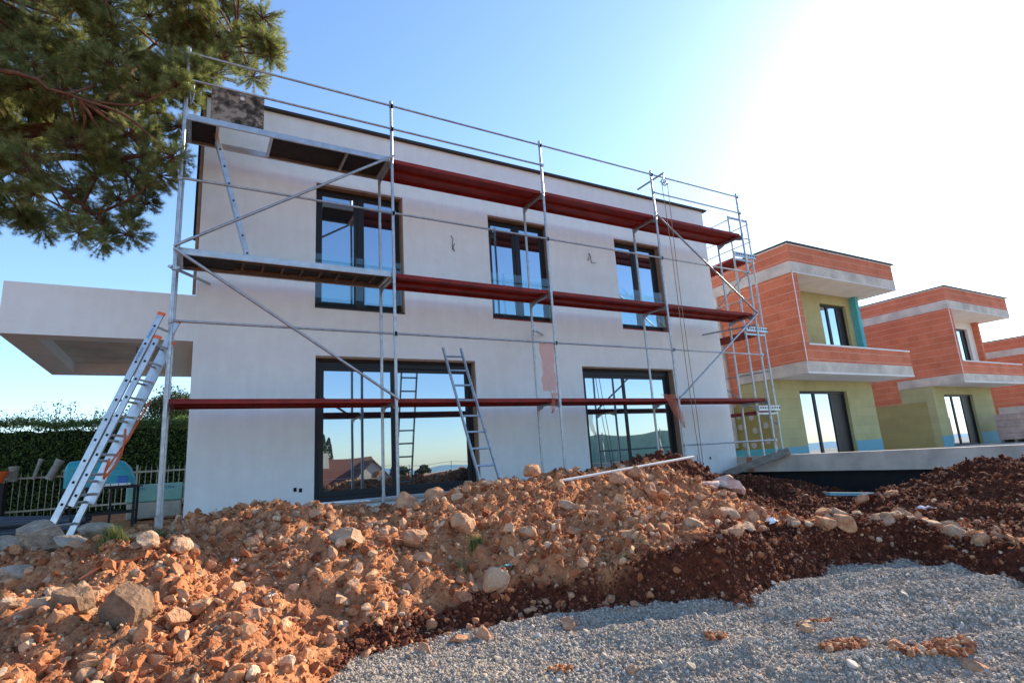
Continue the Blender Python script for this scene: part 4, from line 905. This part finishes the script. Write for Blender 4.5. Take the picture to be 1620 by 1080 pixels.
# patches of orange earth trodden into the gravel
for k, (x, y, s) in enumerate(((3.95, -5.61, .15), (3.75, -5.92, .18), (3.95, -6.3, .30), (3.3, -5.35, .08), (2.2, -5.2, .07))):
    rg = np.random.default_rng(40+k); n = int(900*s); a = rg.uniform(0, 6.3, n); q = s*np.sqrt(rg.random(n)); P = np.c_[x+q*np.cos(a)*.8, y+q*np.sin(a)*.35-q*np.cos(a)*.25, a*0]; P[:, 2] = ground(P[:, 0], P[:, 1])+.012
    scatter('orange_earth_patch', P, .02+.03*rg.random(n), M['clod'], ['orange earth trodden into the gravel at centre right', 'orange earth patch below the whitish cobble', 'widest orange earth patch in the gravel at lower right', 'faint orange earth patch near the gravel edge', 'small orange earth patch in the gravel at bottom centre'][k], 'soil', seed=k+60)

# ------------------------------------------------------------------ grass clumps and twigs
def clump(label, x, y, r_, h, n, seed, twigs=0):
    rg = np.random.default_rng(seed); c = empty('grass_clump', label, 'grass clump', (x, y, gz(x, y))); V = []; F = []; Rn = []
    for k in range(n):
        a = rg.uniform(0, 6.28); q = r_*math.sqrt(rg.random())*.7; bx, by = x+q*math.cos(a), y+q*math.sin(a)*.7; bz = gz(bx, by); L = h*rg.uniform(.5, 1.1); la = rg.uniform(0, 6.28); le = rg.uniform(.2, 1.1)*L; wd = .0028; i0 = len(V)
        for t in (0, .35, .7, 1): 
            cx = bx+math.cos(la)*le*t*t; cy = by+math.sin(la)*le*t*t; cz = bz+L*t*(1-.35*t); ww = wd*(1-t*.85); V += [(cx-math.sin(la)*ww, cy+math.cos(la)*ww, cz), (cx+math.sin(la)*ww, cy-math.cos(la)*ww, cz)]
        F += [(i0+j*2, i0+j*2+1, i0+j*2+3, i0+j*2+2) for j in range(3)]; Rn += [rg.random()]*8
    me = np_mesh('blades', np.array(V), np.array(F)); at = me.attributes.new('rnd', 'FLOAT', 'POINT'); at.data.foreach_set('value', np.array(Rn, dtype=np.float32)); link_mesh('blades', me, M['grass'], c)
    if twigs:
        b = MB()
        for k in range(twigs):
            a = rg.uniform(0, 6.28); p = Vector((x+rg.uniform(-.3, .3)*r_*3, y+rg.uniform(-.3, .3)*r_*2, 0)); p.z = gz(p.x, p.y)+.02; P = [p.copy()]; d = Vector((math.cos(a), math.sin(a)*.6, rg.uniform(.1, 1)))
            for j in range(7): d = (d+Vector(rg.normal(size=3))*.55).normalized(); d.z -= .12; p = p+d*.05; p.z = max(p.z, gz(p.x, p.y)+.01); P.append(p.copy())
            b.tube(P, [.005-.0005*j for j in range(8)], 5)
        b.build('twigs', M['twig'], c)
clump('bushy green grass clump by the boulders at left, lower of two', -.17, -2.72, .16, .19, 420, 1)
clump('green grass clump with tangled dry roots beside the leftmost scaffold post', .10, -2.2, .16, .17, 330, 2, 26)
clump('small grass tuft half way down the red mound', 2.62, -3.28, .10, .17, 150, 3)
clump('tiny grass tuft left of the small grass tuft on the mound', 2.40, -3.45, .06, .10, 60, 4)
clump('tiny yellow green weed on the right part of the cut bank', 3.49, -4.32, .04, .05, 40, 5)
tag(MB().tube([(x, y, gz(x, y)+.03) for x, y in ((-.5, -2.35), (-.2, -2.05), (.1, -1.9), (.3, -2.0))], .012, 6).build('dry_branch', M['twig']), 'dry bent branch lying behind the grass clumps', 'branch')

# ------------------------------------------------------------------ wrapped pallets
for k, (x, y) in enumerate(((29.6, 1.3), (30.9, .8))):
    p = empty('block_pallet', ['pallet of grey blocks in clear wrap nearest to the second brick house', 'taller pallet of wrapped pinkish blocks at the right edge of the picture'][k], 'pallet', (x, y, -.1), 'wrapped pallets on the terrace')
    b = MB()
    for j in range(3): b.box(x+.02, y+.05+j*.45, -.099, x+1.1, y+.15+j*.45, .02)
    b.build('pallet_base', M['plank'], p)
    b = MB(); hh = 1.05 if k == 0 else 1.15
    for i in range(4):
        for j in range(4): b.box(x+.02+j*.275, y, .021+i*hh/4+.004, x+.02+j*.275+.27, y+1.1, .021+(i+1)*hh/4)
    b.build('blocks', mat('wrapped_blocks_%s' % 'ab'[k], (.60, .42, .36) if k == 0 else (.66, .46, .38), .35, 0, .35, 4, .02), p, .015)

# ------------------------------------------------------------------ pine
PT = empty('pine_tree', 'large umbrella pine with reddish limbs reaching in from the left over the scaffold', 'tree', (-5, 2.6, -.12))
MB().tube([(-5.1, 2.7, -.2), (-5.05, 2.65, 1.5), (-5, 2.6, 3.2), (-4.95, 2.5, 4.4), (-4.9, 2.5, 5.6)], [.34, .27, .24, .2, .14], 14).build('trunk', M['bark'], PT)
LIMB = [([(-5, 2.55, 4.0), (-3.5, 2, 4.95), (-2.26, 1.7, 5.2), (-1.41, 1.5, 5.31), (-.75, 1.45, 5.42), (-.13, 1.3, 5.67)], .105),
 ([(-5, 2.55, 4.5), (-3.4, 2, 5.3), (-2.29, 1.6, 5.54), (-1.46, 1.5, 5.80), (-.85, 1.3, 6.3), (-.2, 1.0, 6.72), (.26, .95, 6.95), (.62, .9, 7.6)], .125),
 ([(-5, 2.6, 3.8), (-3.4, 1.9, 4.85), (-2.23, 1.5, 4.95), (-1.58, 1.4, 4.74), (-1.2, 1.3, 4.45), (-.95, 1.2, 4.2)], .085),
 ([(-1.46, 1.5, 5.80), (-1.1, 1.5, 6.3), (-.8, 1.7, 7.2), (-.3, 1.6, 8.2)], .07),
 ([(-5, 2.6, 5.2), (-3.6, 2.2, 6.3), (-2.4, 2, 7.2), (-1.6, 1.9, 8.3)], .1),
 ([(-4.9, 2.5, 4.9), (-3.2, .9, 6), (-2., .3, 7), (-1.2, .1, 7.6)], .09),
 ([(-3.4, 2, 5.3), (-2.2, 2.6, 6.2), (-1.0, 2.8, 7.0), (.2, 2.4, 8.2)], .07), ([(-5, 2.5, 4.6), (-3.6, .8, 5.2), (-2.2, .2, 5.6), (-1.2, .2, 5.5)], .07),
 ([(-5, 2.6, 5.4), (-6.2, 3.4, 6.6), (-7.4, 4.0, 7.6)], .1), ([(-5, 2.6, 5.0), (-6.4, 1.6, 6.4), (-7.2, .8, 7.2)], .1), ([(-5, 2.6, 5.5), (-5.2, 3.0, 6.6), (-4.6, 3.2, 7.9)], .1)]
def catmull(P, n=5):
    P = [np.array(p, float) for p in P]; Q = [2*P[0]-P[1]]+P+[2*P[-1]-P[-2]]; out = []
    for i in range(1, len(Q)-2):
        for t in np.linspace(0, 1, n, endpoint=False): a, b_, c, d = Q[i-1:i+3]; out.append(.5*((2*b_)+(c-a)*t+(2*a-5*b_+4*c-d)*t*t+(3*b_-a-3*c+d)*t**3))
    return out+[P[-1]]
rg = np.random.default_rng(77); nodes = []
for P, r_ in LIMB:
    Q = catmull(P, 6); Q = [q+rg.normal(size=3)*.018*(0 < i < len(Q)-1) for i, q in enumerate(Q)]; n = len(Q)
    MB().tube(Q, [r_*(1-.8*i/(n-1)) for i in range(n)], 10).build('limb', M['bark'], PT)
    nodes += [(q, r_*(1-.8*i/(n-1))) for i, q in enumerate(Q) if i > n*.3]
NP = np.array([q for q, _ in nodes])
CL = [(-0.81,2.61,8.0),(-2.39,1.83,4.38),(-1.61,3.15,5.57),(-0.71,3.03,6.21),(-0.4,0.44,7.86),(-0.94,1.25,3.96),(-2.44,2.12,6.29),(-1.13,1.63,5.52),(-2.49,2.51,5.59),(-2.37,1.29,6.08),(-3.11,3.09,8.5),(0.76,1.49,7.68),(-0.8,1.03,4.55),(-2.09,3.12,8.12),(-1.74,3.07,7.24),(-1.61,0.52,4.22),(-1.72,2.95,4.96),(-2.77,2.56,9.07),(-0.7,1.72,8.22),(-2.84,1.78,5.08),(-0.23,0.31,8.07),(-1.31,2.1,7.7),(-0.66,0.39,5.23),(-1.46,0.54,5.75),(-0.29,0.56,6.08),(-3.22,2.28,8.21),(-0.04,0.22,7.54),(-0.67,1.06,9.05),(-1.97,2.75,6.66),(-1.82,1.99,5.18),(-1.62,2.89,9.67),(-1.93,2.51,6.05),(-2.4,0.45,4.1),(1.02,1.0,8.28),(0.15,1.5,7.5),(-0.24,0.76,7.11),(-1.55,1.31,7.1),(-2.31,2.47,6.79),(-1.82,0.6,6.09),(-0.02,0.18,7.85),(0.75,1.0,8.85),(0.64,0.91,7.75),(-2.33,1.08,4.35),(-2.44,2.08,7.75),(-1.88,0.69,7.96),(0.32,0.84,8.3),(-0.47,1.61,6.4),(-3.08,0.92,7.3),(-1.43,0.62,6.12),(-0.55,2.23,5.06),(-2.37,2.92,8.82),(-1.1,2.98,5.95),(-1.12,1.77,4.48),(-1.11,0.42,5.99),(-2.22,2.4,6.12),(-2.69,2.66,8.78),(-2.18,0.47,4.67),(-0.39,0.72,6.44),(-0.64,1.15,4.05),(-2.67,2.08,9.12),(-2.89,2.0,6.19),(-1.38,1.76,9.06),(-3.35,2.92,9.36),(0.23,0.62,7.45),(-2.96,1.17,6.2),(-0.95,2.16,8.74),(-3.03,1.32,7.13),(-0.65,1.14,8.22),(-1.64,2.58,8.5),(-2.16,1.93,7.65),(-0.95,1.23,5.99),(-2.94,2.04,5.55),(-1.99,2.98,4.69),(-2.95,3.07,7.96),(-1.89,0.58,7.46),(-0.94,0.38,6.21),(-3.45,2.2,8.82),(-3.31,3.0,7.21),(-2.32,1.75,4.74),(-0.28,0.48,6.61),(-0.27,0.39,4.69),(-3.15,2.54,8.06),(-3.0,2.63,7.79),(-0.25,0.49,8.71),(-2.69,0.8,6.19),(-1.27,1.42,5.74),(0.13,0.42,8.78),(0.02,-0.09,7.93),(-2.12,0.7,6.22),(-0.83,1.86,7.9),(-3.55,2.33,8.07),(0.49,0.54,8.41),(-0.9,0.79,8.51),(-1.22,2.7,9.53),(-2.22,1.5,5.61),(1.12,0.43,7.13),(-1.85,2.0,8.58),(-2.91,2.43,6.06),(-0.01,0.96,7.37),(0.94,0.68,7.46),(-0.87,2.96,7.23),(-1.14,1.29,7.86),(-1.67,1.78,8.92),(-0.97,0.54,6.97),(0.35,1.14,9.43),(-1.29,0.73,5.08),(-2.79,1.6,8.55),(-2.82,2.0,8.2),(0.63,1.34,8.53),(-3.21,1.94,5.68),(0.59,1.11,9.74),(-0.77,0.57,8.0),(-0.09,0.68,5.66),(0.17,1.6,9.24),(-1.86,1.94,7.82),(-1.26,2.6,7.11),(0.02,0.68,6.18),(-2.87,2.16,7.15),(-3.36,2.43,8.8),(-2.79,0.92,5.84),(-3.09,1.97,6.0),(0.32,0.3,6.41),(-3.47,2.43,7.41),(-2.15,0.24,5.69),(-0.84,0.8,6.74),(-0.04,0.1,6.26),(-0.4,0.9,7.41),(-0.93,1.9,6.89),(0.6,0.48,8.77),(-1.0,1.27,5.72),(-2.54,0.76,3.95),(-2.14,2.4,4.62),(-2.52,1.84,5.91),(-2.34,3.18,9.43),(-1.31,0.94,7.66),(-3.05,1.29,7.64),(-2.19,2.92,9.68),(-1.22,0.44,6.27),(-1.66,1.15,8.7),(-2.75,2.34,8.31),(-0.26,0.37,7.46),(-0.5,0.72,8.4),(-2.63,3.04,7.36),(-2.44,2.18,7.49),(-2.04,1.39,6.95),(-2.99,1.26,5.75),(-2.58,0.3,6.18),(-1.27,1.57,9.26),(-1.07,1.02,4.84),(-1.67,0.38,4.53),(0.12,0.28,6.24),(-0.11,0.91,7.6),(-2.76,1.31,6.77),(-0.1,-0.08,5.87),(-0.41,0.68,5.42),(-2.68,2.97,9.94),(-1.95,2.06,6.97),(0.45,0.4,6.8),(-0.75,2.14,5.36),(-0.8,3.11,7.75),(-0.12,-0.03,4.77),(-2.76,2.52,7.99),(-3.05,2.04,5.75),(-1.72,2.66,6.4),(-2.64,0.54,4.42),(-2.17,0.75,5.05),(0.14,1.22,8.24),(-1.46,0.48,7.1),(-2.08,2.01,6.28),(-2.87,2.49,6.58),(-3.17,1.97,5.44),(-1.13,1.08,5.85),(-1.11,0.42,3.72),(-3.35,1.48,8.13),(-1.96,1.79,6.49)]
for k in range(90):                                             # the part of the crown left of the picture
    a = rg.uniform(0, 6.28); q = rg.uniform(.8, 3.6); CL.append((-5+q*math.cos(a)*.95, 2.6+q*math.sin(a)*.9, 7.3-.14*q*q+rg.uniform(-.5, .7)))
CL += [tuple(np.array(c)+rg.normal(size=3)*np.array([.14, .3, .12])) for c in CL[:175] if rg.random() < .5 and c[2] > 4.6]
CL = [c for c in CL if not (c[0] > 1.2)]
CL = [c for c in CL if not (c[0] > -.05 and c[1] > .8 and c[2] < 7.05)]
tw = MB(); TP = []; TD = []
for c in CL:
    c = np.array(c); d = np.linalg.norm((NP-c)*np.array([1, 1, 1.2]), axis=1); i = int(np.argmin(d)); a = NP[i]; mid = (a+c)/2+rg.normal(size=3)*.08-np.array([0, 0, .05])
    tw.tube(catmull([a, mid, c], 4), [.022]*2+[.018]*3+[.014]*2+[.009]*2, 6); out = (c-a)/(np.linalg.norm(c-a)+1e-6)
    sz = rg.uniform(.24, .40)
    for j in range(54):
        v = rg.normal(size=3); v = v/np.linalg.norm(v)*rg.uniform(.3, 1.0)**.5; tip = c+v*sz*np.array([1, 1, .8])
        s0 = c+v*sz*.05; tw.tube([s0, (s0+tip)/2+rg.normal(size=3)*.02, tip], [.006, .005, .003], 4, caps=False)
        dd = (tip-s0)/(np.linalg.norm(tip-s0)+1e-6)
        for t in (1.0, .8, .58): TP.append(s0+(tip-s0)*t); TD.append(dd*(.6 if t < 1 else 1)+np.array([0, 0, .28]))
tw.build('twigs', M['bark'], PT)
TP = np.array(TP); TD = np.array(TD); TD /= np.linalg.norm(TD, axis=1)[:, None]; NN = 34; n = len(TP)
dirs = TD[:, None, :]+rg.normal(size=(n, NN, 3))*.8; dirs /= np.linalg.norm(dirs, axis=2)[..., None]; Ln = rg.uniform(.05, .10, (n, NN, 1))
sd_ = np.cross(dirs, rg.normal(size=(n, NN, 3))); sd_ /= np.linalg.norm(sd_, axis=2)[..., None]; p0 = TP[:, None, :]+rg.normal(size=(n, NN, 3))*.008
wq = .0019; V = np.stack([p0-sd_*wq, p0+sd_*wq, p0+dirs*Ln], 2).reshape(-1, 3); F = np.arange(len(V)).reshape(-1, 3)
me = np_mesh('needles', V, F); at = me.attributes.new('rnd', 'FLOAT', 'POINT'); at.data.foreach_set('value', np.clip(np.repeat(rg.random(n)*.75+.1, NN*3)+np.repeat(rg.normal(size=n*NN)*.1, 3), 0, 1).astype(np.float32))
link_mesh('needles', me, M['needle'], PT)

# ------------------------------------------------------------------ behind the photographer: seen mirrored in the glass
RH = empty('red_roofed_house', 'cream bungalow with a red tiled roof, seen mirrored in the large sliding door', 'house', (11, -36, -1.6)); c_ = mat('cream_render', (.62, .55, .45), .9, 0, .1, 2, .001); rt = mat('red_tiles', (.17, .065, .045), .85, 0, .4, 9, .01)
b = slab_with_holes(7.0, 13.5, -2.2, 1.0, [(8, 9, -.8, .4), (10.5, 11.7, -.8, .4)], -35, -34.7); b.box(13.2, -41.9, -2.2, 13.5, -35.001, 1.0); b.box(7, -41.9, -2.2, 7.3, -35.001, 1); b.box(7.3, -42.2, -2.2, 13.2, -41.9, 1)
b.add([(13.5, -34.7, 1.0), (13.5, -42.2, 1.0), (13.5, -38.4, 3.0), (13.2, -34.7, 1.0), (13.2, -42.2, 1.0), (13.2, -38.4, 3.0)], [(0, 1, 2), (3, 5, 4), (0, 2, 5, 3), (1, 4, 5, 2)]); b.build('wall', c_, RH)
MB().add([(6.5, -34.2, .85), (14, -34.2, .85), (14, -38.4, 3.15), (6.5, -38.4, 3.15), (6.5, -42.7, .85), (14, -42.7, .85), (6.5, -34.2, .7), (14, -34.2, .7), (14, -38.4, 3.0), (6.5, -38.4, 3.0), (6.5, -42.7, .7), (14, -42.7, .7)], [(0, 3, 2, 1), (3, 4, 5, 2), (6, 7, 8, 9), (9, 8, 11, 10), (0, 1, 7, 6), (4, 10, 11, 5), (1, 2, 8, 7), (2, 5, 11, 8), (0, 6, 9, 3), (3, 9, 10, 4)]).build('roof', rt, RH)
MB().add([(11.2, -33.6, 1.0), (14.4, -33.6, 1.0), (12.8, -33.6, 2.6), (11.2, -38, 1.0), (14.4, -38, 1.0), (12.8, -38, 2.6)], [(0, 1, 2), (3, 5, 4), (0, 3, 4, 1)]).box(11.2, -34.6, -2.2, 14.4, -33.6, .999).build('gable', c_, RH)
MB().add([(11.0, -33.4, .85), (12.8, -33.4, 2.75), (12.8, -38, 2.75), (11.0, -38, .85), (14.6, -33.4, .85), (14.6, -38, .85), (11.0, -33.4, .78), (12.8, -33.4, 2.66), (12.8, -38, 2.66), (11.0, -38, .78), (14.6, -33.4, .78), (14.6, -38, .78)], [(0, 1, 2, 3), (1, 4, 5, 2), (6, 9, 8, 7), (7, 8, 11, 10), (0, 6, 7, 1), (1, 7, 10, 4)]).build('roof', rt, RH)
MB().box(9.5, -37.4, 2.0, 10, -36.9, 3.6).build('chimney', c_, RH)
for x0 in (8, 10.5): MB().box(x0+.02, -34.9, -.78, x0+(1 if x0 == 8 else 1.2)-.02, -34.86, .38).build('window', M['glass'], RH)
RH.location.z -= 1.6
for k, (x, y, h) in enumerate(((10.4, -46, 4.6), (11.3, -46.5, 5.8), (12.0, -47, 5.5), (9.7, -45.5, 3.7), (9.0, -45, 3.1))):
    rg = np.random.default_rng(90+k); t = empty('cypress', ['second cypress from the left beside the mirrored bungalow', 'tallest dark cypress behind the mirrored bungalow', 'cypress right of the tallest one, mirrored in the glass', 'low cypress at the left of the mirrored row', 'lowest cypress at the end of the mirrored row'][k], 'tree', (x, y, -2), 'cypresses behind the photographer')
    MB().tube([(x, y, -2), (x, y, -2+h*.8)], [.12, .03], 8).build('trunk', M['bark'], t); n = 2600; z = rg.random(n)**.8; q = .55*np.sin(np.pi*np.clip(z*.93+.07, 0, 1))**.6*rg.uniform(.75, 1, n); a = rg.uniform(0, 6.28, n)
    leaves('crown', np.c_[x+q*np.cos(a), y+q*np.sin(a), -1.8+z*h], .2, M['darkleaf'], t, seed=k)
for k, (x, y, r_) in enumerate(((15.3, -34.5, 1.3), (16.8, -33.5, 1.0))): leaf_tree('garden_tree', ['round garden tree beside the gable of the mirrored bungalow', 'small garden tree farthest right of the mirrored bungalow'][k], x, y, 2.2, r_*.7, 120+k, n=5000, z0=-1.6, leaf=.2)
GF = empty('screened_fence', 'site fence covered with green mesh, seen mirrored in the right sliding door', 'fence', (17, -10, -.8)); gm = mat('green_mesh', (.30, .50, .40), .8, 0, .15, 3, .01)
pa, pb = Vector((12.5, -13.5, 0)), Vector((27, -4.5, 0))
for k in range(6):
    a = pa.lerp(pb, k/6); c = pa.lerp(pb, (k+1)/6); za = gz(a.x, a.y)-.05
    V = []; F = []; n = 12
    for i in range(n+1):
        p = a.lerp(c, i/n); sag = -.06*math.sin(math.pi*i/n)
        for z in (-1.0, .1, .9, 1.36+sag): V.append((p.x, p.y+.03*math.sin(i*1.3+z*3), z))
    for i in range(n):
        for j in range(3): F.append((i*4+j, (i+1)*4+j, (i+1)*4+j+1, i*4+j+1))
    me = bpy.data.meshes.new('mesh'); me.from_pydata(V, [], F); o = link_mesh('mesh_panel', me, gm, GF); s_ = o.modifiers.new('thickness', 'SOLIDIFY'); s_.thickness = .004
    MB().tube([(a.x, a.y+.07, -1.1), (a.x, a.y+.07, 1.45)], .03, 8).build('post', M['galv'], GF)
SF = empty('site_fence', 'thin wire site fence on posts, seen mirrored in the large sliding door', 'fence', (8, -16, -.8))
for k in range(8):
    a = Vector((3+k*2.2, -17+k*.35, 0)); b = MB(); b.tube([(a.x, a.y, -1), (a.x, a.y, .62)], .025, 6); b.build('post', M['galv'], SF)
b = MB()
for z in (.58, .1, -.4):
    for k in range(7): b.tube([(3+k*2.2, -17+k*.35, z), (4.1+k*2.2, -16.83+k*.35, z-.04), (5.2+k*2.2, -16.65+k*.35, z)], .009, 5)
b.build('wire', M['galv'], SF)
